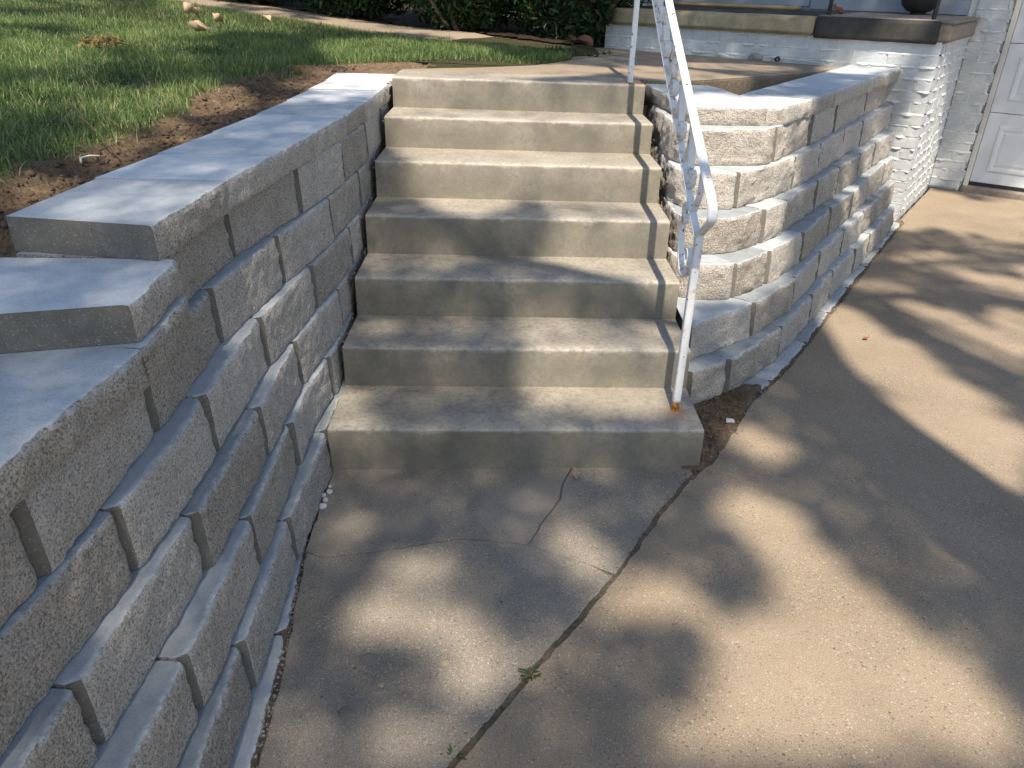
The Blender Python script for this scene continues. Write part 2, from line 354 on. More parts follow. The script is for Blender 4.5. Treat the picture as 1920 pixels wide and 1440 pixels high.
# ------------------------------------------------------------------ split-faced wall blocks
def rnormals(path):
    ns = []
    for i in range(len(path)):
        t = path[min(i+1, len(path)-1)] - path[max(i-1, 0)]
        t = Vector((t.x, t.y, 0)).normalized(); ns.append(Vector((t.y, -t.x, 0)))
    return ns
CW = .014
def block(parent, name, path, z0, z1, depth, seed, back=None, amp=.0030, bulge=.0020, cham=.019, ends=(0, 0), jit=.005, cell=.0095):
    z1 -= (seed % 7)*.00035
    rs = random.Random(seed); n = len(path); nv = max(4, int(round((z1-z0)/cell)))
    ns = rnormals(path); dn = rs.uniform(-jit, jit); yaw = rs.uniform(-jit, jit)
    arc = [0.0]
    for a, b in zip(path, path[1:]): arc.append(arc[-1] + (b-a).length)
    L = arc[-1]; v = []; f = []; fm = []
    ox = rs.uniform(0, 40)
    for i in range(n):
        u = arc[i]/L; e = min(arc[i], L-arc[i])
        c = cham*max(0, 1-arc[i]/CW) + .3*cham*max(0, 1-(L-arc[i])/.008)
        for j in range(nv+1):
            w = j/nv; z = z0 + (z1-z0)*w; e2 = min(w, 1-w)*(z1-z0); P = path[i]
            off = dn + yaw*(u-.5)*2 + bulge*(1-abs(2*u-1)**6)*(1-abs(2*w-1)**3) - c - .0022*max(0, 1-e2/.006)
            off += (.007 if z1-z0 > .1 else .002)*(1-w)
            rz = .06 + .94*max(0, min(1, (arc[i]-CW*.9)/.010))
            off += rz*amp*fn(P.x+ox, P.y, z*1.25, 13, 4) + rz*.0050*fn(P.x, P.y+ox, z, 42, 4) - .004*max(0, fn(P.x+3, P.y, z+ox, 24, 2)-.25)
            q = P + ns[i]*off; v.append((q.x, q.y, z))
    idx = lambda i, j: i*(nv+1) + j
    for i in range(n-1):
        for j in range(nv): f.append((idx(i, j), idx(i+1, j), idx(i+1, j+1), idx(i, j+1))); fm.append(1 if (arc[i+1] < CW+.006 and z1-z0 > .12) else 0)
    if back is None:
        ang = ns[0].angle(ns[-1])
        back = [path[-1]-ns[-1]*depth, path[0]-ns[0]*depth] if ang < .9 else []
    ring = len(v)
    for i in range(n):
        q = Vector(v[idx(i, nv)]) - ns[i]*.010; v.append((q.x, q.y, z1))
    for i in range(n):
        a = v[idx(i, nv)]; v[idx(i, nv)] = (a[0], a[1], z1 - .0016 - .0022*max(0, fn(a[0]+ox, a[1], z1, 60, 3)))
    for i in range(n-1): f.append((idx(i, nv), idx(i+1, nv), ring+i+1, ring+i)); fm.append(0)
    m = len(v); nb = len(back)
    for b in back: v.append((b[0], b[1], z0))
    for b in back: v.append((b[0], b[1], z1))
    bb = [m+k for k in range(nb)]; bt = [m+nb+k for k in range(nb)]
    f.append([ring+i for i in range(n)] + bt); fm.append(0)
    f.append([idx(i, 0) for i in range(n-1, -1, -1)] + bb[::-1]); fm.append(0)
    if nb:
        f.append([idx(n-1, j) for j in range(nv+1)] + [ring+n-1, bt[0], bb[0]]); fm.append(ends[1])
        f.append([ring] + [idx(0, j) for j in range(nv, -1, -1)] + [bb[-1], bt[-1]]); fm.append(ends[0])
        for k in range(nb-1): f.append((bb[k], bb[k+1], bt[k+1], bt[k])); fm.append(0)
    else:
        f.append([ring] + [idx(0, j) for j in range(nv, -1, -1)] + [idx(n-1, j) for j in range(nv+1)] + [ring+n-1]); fm.append(0)
    c = Vector((sum(p[0] for p in v)/len(v), sum(p[1] for p in v)/len(v), z0)); o = parent.location
    me = bpy.data.meshes.new(name); me.from_pydata([(p[0]-c.x, p[1]-c.y, p[2]-c.z) for p in v], [], f)
    me.materials.append(M['cap' if name == 'cap_stone' else 'block']); me.materials.append(M['side'])
    at = me.attributes.new('wear', 'FLOAT', 'POINT'); at.data.foreach_set('value', [1.0 if (k < n*(nv+1) and k % (nv+1) == nv) else .35 if (k < n*(nv+1) and k % (nv+1) == nv-1) else 0.0 for k in range(len(v))])
    me.polygons.foreach_set('material_index', fm)
    me.polygons.foreach_set('use_smooth', [k < (n-1)*nv for k in range(len(f))]); me.update()
    bm = bmesh.new(); bm.from_mesh(me)
    for ed in bm.edges: ed.smooth = ed.calc_face_angle(0) < .48
    bm.to_mesh(me); bm.free()
    b = link(name, me, parent); b.location = c - o
    return b

CH = .15
# ---- left wall: front x of each course as a function of y
LX = {0: ([-2.3, -1.5, -1.074, -.874, -.661, -.35, 0, .3], [.105, .072, .053, .043, .027, -.001, -.008, -.012]),
      1: ([-2.2, -1.18, -.8, -.45, -.1, .4], [.04, .014, 0.0, -.008, -.002, -.002]),
      2: ([-2.2, -1.29, -1.0, -.4, 0, .22, .8], [-.06, -.035, -.025, -.038, -.052, -.03, -.02]),
      3: ([-2.2, -1.4, -.8, 0, .46, 1.2], [-.13, -.105, -.066, -.074, -.03, -.022]),
      4: ([-2.2, -1.3, -.8, -.17, .278, .724, 1.6], [-.17, -.14, -.10, -.112, -.068, -.032, -.024]),
      5: ([-2.2, -1.2, -.76, -.32, .106, .553, .99, 2.2], [-.18, -.148, -.15, -.16, -.118, -.06, -.034, -.032]),
      6: ([-.6, -.1, .345, .795, 1.2, 2.3], [-.195, -.182, -.105, -.055, -.036, -.04])}
LJ = {0: [-2.3, -2.05, -1.63, -1.19, -.706, -.27, .16],
      1: [-2.2, -1.73, -1.30, -.888, -.456, -.006, .42],
      2: [-2.2, -1.92, -1.49, -1.067, -.645, -.21, .22, .66],
      3: [-2.2, -2.1, -1.68, -1.26, -.83, -.385, .015, .464, .9, 1.3],
      4: [-2.2, -1.85, -1.43, -1.01, -.60, -.155, .278, .724, 1.15, 1.58],
      5: [-2.2, -1.62, -1.19, -.76, -.33, .106, .553, .99, 1.4, 1.82, 2.2],
      6: [-.55, -.10, .345, .795, 1.2, 1.62, 2.04, 2.3]}
lw = empty('retaining_wall', (0.0, -1.0, 0.0))
tag(lw, 'left retaining wall of grey split-faced blocks with stepped caps beside the lawn', 'retaining wall')
def lpath(ys, xs, a, b, g=.003):
    n = max(4, int(round((b-a)/.0125))); return [Vector((float(np.interp(y, ys, xs)), y, 0)) for y in np.linspace(a+g, b-g, n)]
sd = 100
for c in range(0, 7):
    ys, xs = LX[c]; J = LJ[c]; z1 = CH*c - (.003 if c == 0 else 0); z0 = max(CH*(c-1), -.1 if c == 0 else 0)
    if c == 0: z0 = -.13
    for a, b in zip(J, J[1:]):
        sd += 1; block(lw, 'block', lpath(ys, xs, a, b, .0045), z0+.001, z1-.0005, .28, sd, bulge=.002 if c == 0 else .003, jit=.002 if c == 0 else .0035)
# caps
CY = [-.57, -.5, -.17, .1, .387, .883, 1.36, 2.01, 2.3]; CX = [-.160, -.157, -.143, -.118, -.089, -.048, -.029, -.020, -.045]
CJ = [-.565, -.17, .14, .50, .88, 1.25, 1.6, 1.95, 2.28]
for k, (a, b) in enumerate(zip(CJ, CJ[1:])):
    sd += 1; p = lpath(CY, CX, a, b, .002)
    bk = [(p[-1].x-.315, b-.002), (p[0].x-.325, a+.002+(.045 if k == 0 else 0))]
    block(lw, 'cap_stone', p, .9, .975, .32, sd, back=bk, bulge=.004, amp=.006, cham=.004, jit=.0015, ends=(1 if k == 0 else 0, 0), cell=.011)
p = lpath([-.82, -.53], [-.116, -.133], -.803, -.545, .001); sd += 1
block(lw, 'cap_stone', p, .825, .8995, .32, sd, back=[(-.49, -.56), (-.49, -.90)], bulge=.004, amp=.006, cham=.004, jit=.001, ends=(1, 0), cell=.011)
for a, b in ((-.822, -.565), (-1.24, -.826), (-1.67, -1.244), (-2.1, -1.674)):
    sd += 1; p = lpath([-2.2, -1.2, -1.02, -.83, -.57], [-.160, -.134, -.122, -.102, -.113], a, b, .001)
    block(lw, 'cap_stone', p, .75, .8245, .34, sd, bulge=.005, amp=.007, cham=.004, jit=.0015, cell=.011)

# ---- right wall
rw = empty('retaining_wall', (1.6, 1.1, 0.0))
tag(rw, 'right retaining wall of pale split-faced blocks curving round from the steps to the white brick porch', 'retaining wall')
RP = {0: ([(1.33, .375), (1.379, .41), (1.495, .529), (1.626, .65), (1.84, .955), (2.076, 1.318), (2.487, 1.93), (2.817, 2.43), (3.111, 2.865), (3.30, 3.15)],
          [(1.435, .47), (1.66, .70), (1.93, 1.10), (2.17, 1.47), (2.42, 1.83), (2.66, 2.20), (2.90, 2.56)]),
      1: ([(1.255, .456), (1.426, .567), (1.60, .745), (1.743, .914), (1.993, 1.295), (2.241, 1.654), (2.508, 2.043), (2.715, 2.343), (2.994, 2.747), (3.15, 2.98)],
          [(1.432, .573), (1.743, .914), (2.0, 1.305), (2.241, 1.654), (2.508, 2.043), (2.715, 2.343), (2.93, 2.65)]),
      2: ([(1.25, .553), (1.40, .66), (1.569, .796), (1.70, .945), (1.84, 1.119), (2.083, 1.496), (2.352, 1.893), (2.614, 2.275), (2.845, 2.614), (3.14, 3.05)],
          [(1.569, .796), (1.84, 1.119), (2.083, 1.496), (2.352, 1.893), (2.614, 2.275), (2.845, 2.614)]),
      3: ([(1.243, 1.6), (1.24, 1.1), (1.245, .90), (1.285, .832), (1.46, .825), (1.51, .872), (1.664, 1.015), (1.914, 1.30), (2.197, 1.756), (2.45, 2.098), (2.703, 2.495), (2.969, 2.897), (3.14, 3.14)],
          [(1.24, 1.2), (1.475, .84), (1.664, 1.015), (1.914, 1.30), (2.197, 1.756), (2.45, 2.098), (2.703, 2.495), (2.969, 2.897)]),
      4: ([(1.25, 2.0), (1.247, 1.2), (1.255, 1.0), (1.29, .955), (1.382, .948), (1.485, .975), (1.583, 1.05), (1.655, 1.125), (1.799, 1.273), (2.096, 1.72), (2.307, 2.003), (2.604, 2.44), (2.817, 2.761), (3.13, 3.20)],
          [(1.247, 1.35), (1.645, 1.115), (1.80, 1.275), (2.07, 1.68), (2.307, 2.003), (2.58, 2.40), (2.817, 2.761)]),
      5: ([(1.265, 2.1), (1.262, 1.4), (1.268, 1.19), (1.308, 1.114), (1.38, 1.10), (1.514, 1.107), (1.616, 1.181), (1.738, 1.305), (1.868, 1.472), (2.114, 1.823), (2.387, 2.247), (2.638, 2.597), (2.931, 3.036), (3.13, 3.315)],
          [(1.262, 1.52), (1.514, 1.107), (1.868, 1.472), (2.114, 1.823), (2.387, 2.247), (2.638, 2.597), (2.931, 3.036)]),
      6: ([(1.285, 2.15), (1.275, 1.6), (1.278, 1.36), (1.308, 1.255), (1.38, 1.243), (1.655, 1.262), (1.715, 1.345), (1.76, 1.40), (2.017, 1.756), (2.28, 2.15), (2.546, 2.546), (2.848, 3.0), (3.13, 3.42)],
          [(1.275, 1.62), (1.705, 1.342), (2.017, 1.756), (2.28, 2.15), (2.70, 2.78)])}
for c in range(0, 7):
    P, J = RP[c]; pp = chaikin(P, 1); L = resample(pp, n=2)[1]
    ss = [0.0] + sorted(arc_at(pp, q) for q in J) + [L]
    z1 = CH*c - (.003 if c == 0 else 0); z0 = CH*(c-1) if c else -.13
    for k, (a, b) in enumerate(zip(ss, ss[1:])):
        sd += 1; g = .0035
        if c == 1 and k == 2: b -= .006
        if c == 1 and k == 3: a += .006
        bk = None
        if c == 2 and k == 0: bk = [(1.41, .92), (1.243, .95)]
        if c == 1 and k == 0: bk = [(1.275, .725), (1.25, .74)]
        pc = cut(pp, a+g+.0025, b-g); nn_ = rnormals(pc)
        if nn_[0].angle(nn_[-1]) < .75: pc = [p.lerp(pc[0].lerp(pc[-1], q/(len(pc)-1)), .75) for q, p in enumerate(pc)]
        block(rw, 'block', pc, z0+.001, z1-.0005, .24, sd, back=bk, bulge=.002 if c == 0 else .005, amp=.0095, jit=.002 if c == 0 else .004, ends=(1, 0) if (c == 2 and k == 0) else (0, 0))
RC = [((1.254, 2.13), (1.275, 1.95), (1.307, 1.70), (1.330, 1.46), (1.345, 1.352), (1.38, 1.335), (1.52, 1.335), (1.660, 1.346)),
      ((1.662, 1.348), (1.744, 1.392), (1.86, 1.53), (1.986, 1.690), (2.478, 2.405), (3.077, 3.257), (3.165, 3.40))]
sd += 1
block(rw, 'cap_stone', cut(chaikin(RC[0], 2), .002, 9), .9, .975, .3, sd, back=[(1.645, 1.75), (1.62, 2.0), (1.585, 2.112), (1.458, 2.12)], bulge=.004, amp=.010, cham=.004, jit=.001, cell=.011)
pp = chaikin(RC[1], 2); L = resample(pp, n=2)[1]; s = 0.0; k = 0
for s1 in (.44, .87, 1.30, 1.73, 2.16, L):
    sd += 1; p = cut(pp, s+.0015, s1-.0015)
    bk = [p[-1] - rnormals(p)[-1]*.315, (1.647, 1.752) if k == 0 else p[0] - rnormals(p)[0]*.315]
    block(rw, 'cap_stone', p, .9, .975, .3, sd, back=bk, bulge=.004, amp=.009, cham=.004, jit=.0015, cell=.011); s = s1; k += 1

# ------------------------------------------------------------------ concrete steps
SY = [0, .3045, .6022, .8955, 1.1968, 1.5139, 1.8203]; SZ = [.1541, .2987, .4446, .5976, .7455, .8763, 1.0103]
st = empty('concrete_steps', (0, 0, 0))
tag(st, 'flight of seven old tan concrete steps between the two block retaining walls', 'steps')
def zx(x): return -.0165*x/1.22
def yx(x): return .0605*x/1.22
def step(i):
    y0, z1 = SY[i], SZ[i]; zb = (SZ[i-1] if i else 0) - .012; y1 = (SY[i+1] if i < 6 else y0+.30) + .02
    nx = 170; v = []; f = []; rs = random.Random(50+i); chips = [(rs.uniform(.03, 1.19), rs.uniform(.008, .035), rs.uniform(.003, .013)) for _ in range(12)]
    r = .011
    for a in range(nx+1):
        x = 1.22*a/nx + .004*fn(0, a*.1, i, 1)*(a in (0, nx))
        ch = sum(d*max(0, 1-((x-cx)/w)**2) for cx, w, d in chips) + .0042*max(0, fn(x, i*3.3, 0, 24, 4)) 
        wob = .0022*fn(x, i*7.7, 0, 5, 3); wz = .0018*fn(x, i*5.1, 2, 5, 3); prof = []
        prof.append((y0+wob-.002, zb)); prof.append((y0+wob+.001, (zb+z1)/2)); prof.append((y0+wob, z1-r-ch))
        for q in (.25, .5, .75): an = q*math.pi/2; prof.append((y0+wob+(r+ch*.7)*(1-math.cos(an)), z1+wz-(r+ch)*(1-math.sin(an))))
        prof.append((y0+wob+r+ch*.7, z1+wz)); prof.append((y0+.06, z1+.0008*fn(x, i, 3, 8))); prof.append((y0+.17, z1-.001+.0012*fn(x, i, 5, 6)))
        prof.append((y1, z1-.002)); prof.append((y1, zb))
        for (yy, zz) in prof: v.append((x, yy+yx(x), zz+(zx(x) if zz > .02 else 0)))
    m = 11
    for a in range(nx):
        for k in range(m): f.append((a*m+k, (a+1)*m+k, (a+1)*m+(k+1) % m, a*m+(k+1) % m))
    f.append(list(range(m))[::-1]); f.append([nx*m+k for k in range(m)])
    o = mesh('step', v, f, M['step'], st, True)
    me = o.data; at = me.attributes.new('wear', 'FLOAT', 'POINT'); at.data.foreach_set('value', [(0, 0, .9, 1, 1, 1, 1, .25, 0, 0, 0)[k % 11] for k in range(len(v))])
    bm = bmesh.new(); bm.from_mesh(me); bmesh.ops.recalc_face_normals(bm, faces=bm.faces[:])
    for e in bm.edges:
        if e.calc_face_angle(0) > .7: e.smooth = False
    bm.to_mesh(me); bm.free()
for i in range(7): step(i)

# ------------------------------------------------------------------ house frame and landing
PC = Vector((3.30, 3.22, 0)); HA = R(35)
E1 = Vector((math.cos(HA), -math.sin(HA), 0)); E2 = Vector((math.sin(HA), math.cos(HA), 0))
def H(a, b, z=0): return PC + E1*a + E2*b + Vector((0, 0, z))
def zland(x, y): return 1.0083 - .0135*x - .009*(y-1.82)
LE = [(1.235, 1.893), (1.30, 2.00), (1.40, 2.13), (1.497, 2.19), (1.736, 2.388), (1.944, 2.566), (2.261, 2.838), (2.553, 3.14)]
h0 = H(-.55, .03); h1 = H(-2.55, .03)
LL = [(.93, 3.22), (.82, 3.00), (.698, 2.769), (.394, 2.509), (.115, 2.328), (-.01, 2.24), (-.015, 2.10)]
land = [(.0, 2.08), (1.222, 2.14)] + LE[2:] + [(h0.x, h0.y), (h1.x, h1.y)] + [(1.02, 3.6)] + LL
def slab(name, poly, zt, th, mat, bev=.006, parent=None, sidemat=None, jag=0, jstep=.03, seg=2):
    pts = []
    n = len(poly)
    for i in range(n):
        a = Vector(poly[i]).to_2d() if len(poly[i]) > 2 else Vector(poly[i]); b = Vector(poly[(i+1) % n][:2]); a = Vector(a[:2])
        k = max(1, int((b-a).length/jstep)) if jag else 1
        for q in range(k):
            p = a.lerp(b, q/k)
            if jag and (b-a).length < 4: p = p + Vector((fn(p.x, p.y, 0, 18, 3), fn(p.y, p.x, 4, 18, 3)))*jag
            pts.append(p)
    bm = bmesh.new(); zf = zt if callable(zt) else (lambda x, y: zt)
    top = [bm.verts.new((p.x, p.y, zf(p.x, p.y))) for p in pts]; ft = bm.faces.new(top); ft.normal_update()
    if ft.normal.z < 0: ft.normal_flip()
    r = bmesh.ops.extrude_face_region(bm, geom=[ft]); lo = [x for x in r['geom'] if isinstance(x, bmesh.types.BMVert)]
    for x in lo: x.co.z -= th
    # faces: original becomes top again
    bmesh.ops.recalc_face_normals(bm, faces=bm.faces[:])
    te = [e for e in bm.edges if all(abs(x.co.z-zf(x.co.x, x.co.y)) < 1e-5 for x in e.verts) and len(e.link_faces) == 2]
    if bev: bmesh.ops.bevel(bm, geom=te, offset=bev, segments=seg, affect='EDGES', clamp_overlap=True)
    bm.normal_update()
    if sidemat is not None:
        for f in bm.faces: f.material_index = 1 if abs(f.normal.z) < .6 else 0
    big = [f for f in bm.faces if len(f.verts) > 4]; bmesh.ops.triangulate(bm, faces=big)
    return bm_obj(name, bm, [mat] + ([sidemat] if sidemat else []), parent)
tag(slab('landing', land, zland, .12, M['landing'], .008, None, M['rubble'], .004, .05), None, None, None, 'structure')

# ------------------------------------------------------------------ driveway, walk slab and the ground under them
JL = [(1.215, .045), (1.194, .022), (1.04, -.195), (.923, -.396), (.768, -.627), (.621, -.833), (.458, -1.068), (.30, -1.30), (.11, -1.58)]
JLd = [(x+.0045, y-.003) for x, y in JL]; JLw = [(x-.003, y+.002) for x, y in JL]
c0 = chaikin(RP[0][0], 2); c0, _ = resample(c0, .12); c0n = rnormals(c0)
edge0 = [(p.x+n.x*.016, p.y+n.y*.016) for p, n in zip(c0, c0n)][2:]
d = [(1.262, .075), (1.35, .223), (1.45, .39), (1.535, .535)] + edge0[2:]
p1 = H(.02, .0); p2 = H(.022, 1.245); p3 = H(.24, 1.26); p4 = H(6.5, 1.26)
d += [(q.x, q.y) for q in (p1, p2, p3, p4)] + [(12, -4), (9, -12), (-2.5, -12), (-2.5, -2.6), (.10, -2.55), (.10, -1.62)] + JLd[::-1][1:]
tag(slab('driveway', d, 0.0, .10, M['drive'], .008, None, None, .0075, .016), None, None, None, 'structure')
CA = [(.010, -.405), (.056, -.429), (.13, -.418), (.2, -.403), (.346, -.364), (.436, -.338), (.53, -.345), (.636, -.361)]
CA2 = [(.636, -.361), (.74, -.412), (.80, -.436), (.862, -.480)]
CB = [(.636, -.361), (.665, -.29), (.705, -.205), (.741, -.136), (.755, -.049), (.792, -.006)]
def off(pl, dx, dy): return [(x+dx, y+dy) for x, y in pl]
g = .0022
P1 = [(.003, .012), (.79, .05)] + off(CB[::-1][1:-1], -g, 0) + off(CA[::-1], 0, g)
P2 = [(.796, .05), (1.185, .066), (1.192, .026)] + JLw[1:3] + [(.923, -.396), (.872, -.474)] + off(CA2[::-1][1:], 0, g) + off(CB[1:-1], g, 0)
P3 = off(CA, 0, -g) + off(CA2[1:-1], 0, -g) + [(.862, -.486)] + JLw[4:] + [(.085, -1.5), (.07, -1.074), (.063, -.874), (.040, -.661), (.016, -.42)]
wk = empty('walk', (0, 0, 0)); tag(wk, None, None, None, 'structure')
for q, dz in ((P1, 0), (P2, -.0008), (P3, .0015)): slab('slab_piece', q, dz, .09, M['slab'], .0022, wk, None, .0042, .014, 1)
def sheet(name, x0, x1, y0, y1, z, m, kind='structure'):
    o = mesh(name, [(x0, y0, z), (x1, y0, z), (x1, y1, z), (x0, y1, z)], [(0, 1, 2, 3)], m); tag(o, None, None, None, kind); return o
sheet('ground', -90, 90, -90, 90, -.12, M['ground'])
# fine bumpy soil filling the joints
def bumpy(name, x0, x1, y0, y1, cell, zf, m, keep=None, kind='stuff', parent=None):
    nx = int((x1-x0)/cell)+1; ny = int((y1-y0)/cell)+1; xs = np.linspace(x0, x1, nx); ys = np.linspace(y0, y1, ny)
    X, Yy = np.meshgrid(xs, ys, indexing='ij'); Z = np.array([[zf(float(a), float(b)) for b in ys] for a in xs])
    V = np.stack([X.ravel(), Yy.ravel(), Z.ravel()], 1); I = np.arange(nx*ny).reshape(nx, ny)
    F = np.stack([I[:-1, :-1].ravel(), I[1:, :-1].ravel(), I[1:, 1:].ravel(), I[:-1, 1:].ravel()], 1)
    if keep is not None:
        cxy = V[F].mean(1); F = F[np.array([keep(float(a), float(b)) for a, b, _ in cxy])]
    o = quads_np(name, V, F, m, parent, None, True); tag(o, None, None, None, kind); return o
bumpy('joint_soil', -.25, 3.4, -2.4, 3.3, .02, lambda x, y: min(-.0024, (-.0035 if (x > .085 and not (x > 1.24 and y > .35) and y > -1.55) else -.010) + .003*fn(x, y, 0, 30)), M['joint'])
def dirt_h(x, y):
    # little wedge of loose soil between the bottom step, the wall and the driveway
    ex, ey = .28/.548, .47/.548                       # the wedge ends along the straight driveway edge
    q = (x-1.262)*ey-(y-.075)*ex + .012*fn(x, y, 0, 15, 3)
    k = max(0, min(1, (.012-q)/.028)); k2 = max(0, min(1, (y-.02)/.03))
    return -.017 + .020*k*k2 + (.0055*fn(x, y, 0, 26, 3) + .004*max(0, fn(x, y, 3, 80, 2)))*(.3+.7*k)
bumpy('dirt_wedge', 1.16, 1.60, .02, .66, .008, dirt_h, M['soil'])

# ------------------------------------------------------------------ lawn terrain
def in_poly(x, y, P):
    c = False; n = len(P); j = n-1
    for i in range(n):
        xi, yi = P[i]; xj, yj = P[j]
        if (yi > y) != (yj > y) and x < (xj-xi)*(y-yi)/(yj-yi)+xi: c = not c
        j = i
    return c
def hl(x, y):
    z = .962 + .048*max(0, -x-.42) + .021*max(0, y-1.0) - .03*max(0, x-.2)
    if x > -.62 and y < 2.35: z = min(z, .958)
    if y < -.42: z -= min(.24, (-.42-y)*.60)*max(0, min(1, (x+1.3)/.7))
    return z
DE_y = [-1.3, -.6, -.19, .16, .34, .79, 1.3, 1.69, 2.1, 2.43, 2.59, 2.8]; DE_x = [-.68, -.63, -.61, -.63, -.55, -.60, -.67, -.67, -.56, -.46, -.16, .2]
def dirt_edge(y): return float(np.interp(y, DE_y, DE_x)) + .05*fn(y, 0, 0, 4, 3)
def dz(x, y):
    e = x - dirt_edge(y); k = max(0, min(1, (e+.05)/.08)); 
    return hl(x, y) + k*(.012*fn(x, y, 0, 11, 3) + .020*max(0, fn(x, y, 7, 27, 3)) + .014*abs(fn(x, y, 3, 48, 3)) - .016)
def clod_keep(x, y): return x < (-.52 if y < -.55 else -.20 if y < 2.12 else -.03 if y < 2.3 else .15)
tag(bumpy('soil_strip', -1.05, .15, -2.2, 2.75, .011, dz, M['soil'], clod_keep), None, None, None, 'stuff')
def lawn_keep(x, y):
    if y < 2.7 and x > -1.0: return False
    return not (x > 1.2)
bumpy('lawn', -14, 1.4, -6, 16, .1, lambda x, y: hl(x, y) - (.10 if all(in_poly(x+a, y+b, land) for a in (-.13, .13) for b in (-.13, .13)) else .012 if in_poly(x, y, land) else 0), M['turf'], lawn_keep, 'structure')
bumpy('lawn_edge', .10, 1.0, 2.22, 2.78, .03, lambda x, y: hl(x, y) - .003, M['turf'], lambda x, y: not in_poly(x+.04, y-.04, land), 'structure')
bumpy('lawn_edge', -1.0, .4, 2.70, 2.75, .05, lambda x, y: hl(x, y) - .006, M['turf'], None, 'structure')

# concrete path along the hedge (rises gently with the lawn)
PD = Vector((-.80, .60, 0)).normalized(); PN = Vector((PD.y, -PD.x, 0))  # PN points to the lawn's far side
def path_pt(s, w): p = Vector((.98, 3.36, 0)) + PD*s + Vector((.60, .80, 0))*w; return p
pv = []; pf = []; NS = 60
for i in range(NS+1):
    s = 9.0*i/NS
    for w in (0, .62):
        p = path_pt(s, w); k_ = max(0, min(1, (s-.35)/1.0)); z = (zland(p.x, p.y)+.003)*(1-k_)+(hl(p.x, p.y)+.012)*k_; pv.append((p.x, p.y, z)); pv.append((p.x, p.y, z-.1))
for i in range(NS):
    a = i*4; b = a+4
    pf += [(a, b, b+2, a+2), (a, a+1, b+1, b), (a+2, b+2, b+3, a+3)]
tag(mesh('path', pv, pf, M['landing']), None, None, None, 'structure')

# grass blades
def on_path(x, y):
    q = Vector((x-.98, y-3.36, 0)); s = q.dot(PD); w = q.dot(Vector((.60, .80, 0)))
    return w
def grass_field(n, x0, x1, y0, y1, hmin, hmax, wid, seed):
    r = np.random.default_rng(seed); P = r.uniform((x0, y0), (x1, y1), (n, 2)); out = []
    for x, y in P:
        if y < 2.85 and x > dirt_edge(y) - .02 - .06*abs(r.normal()): continue
        if y >= 2.2 and in_poly(x, y, land): continue
        if x > -.2 and y < 2.33: continue
        w = on_path(x, y)
        if w > (-.03 + .07*r.random()): 
            if x < .9: continue
            if w > .05: continue
        pn = fn(x, y, 0, 2.2, 3)
        if pn < -.35 and r.random() < .55: continue
        out.append((x, y, hl(x, y)-.004, pn))
    return np.array(out)
def blades(name, A, hmin, hmax, wid, seed, mat, dry=.12, l0=.2, l1=1.15):
    r = np.random.default_rng(seed); n = len(A); ang = r.uniform(0, 2*np.pi, n); h = r.uniform(hmin, hmax, n)*(1+.35*np.clip(A[:, 3], -.6, .6))
    lean = r.uniform(l0, l1, n)*h; dirx, diry = np.cos(ang), np.sin(ang); px, py = -diry, dirx; w = wid*r.uniform(.6, 1.2, n)
    V = np.zeros((n, 7, 3)); ts = [0, .4, .75, 1.0]
    for k, t in enumerate(ts):
        cx = A[:, 0]+dirx*lean*t**1.8; cy = A[:, 1]+diry*lean*t**1.8; cz = A[:, 2]+h*(t-np.minimum(.28*(lean/h), .55)*t**2.5)
        ww = w*(1-t**2)*.5
        if k < 3:
            V[:, 2*k] = np.stack([cx-px*ww, cy-py*ww, cz], 1); V[:, 2*k+1] = np.stack([cx+px*ww, cy+py*ww, cz], 1)
        else: V[:, 6] = np.stack([cx, cy, cz], 1)
    b = np.arange(n)[:, None]*7
    F = np.concatenate([b+np.array([[0, 1, 3, 2]]), b+np.array([[2, 3, 5, 4]]), b+np.array([[4, 5, 6, 6]])])
    F3 = np.concatenate([b+np.array(q)[None] for q in ([0, 1, 3], [0, 3, 2], [2, 3, 5], [2, 5, 4], [4, 5, 6])])
    sh = np.clip(r.normal(.42, .2, n) + .25*A[:, 3], 0, .85); dr = r.random(n) < dry; sh[dr] = r.uniform(.86, 1.0, dr.sum())
    o = quads_np(name, V.reshape(-1, 3), F3, mat, None, np.repeat(sh, 7)); tag(o, None, None, None, 'stuff'); return o
g1 = grass_field(230000, -3.2, 1.25, -1.6, 3.6, 0, 0, 0, 1)
g2 = grass_field(170000, -7.5, 1.25, 2.0, 9.5, 0, 0, 0, 2)
g3 = np.concatenate([g1[::3], g2[::4]]).copy(); g3[:, :2] += .01
blades('grass', g3, .02, .04, .0036, 9, M['grass'], .38, 1.6, 2.6)
blades('grass', np.concatenate([g1, g2]), .024, .066, .0034, 3, M['grass'], .17)

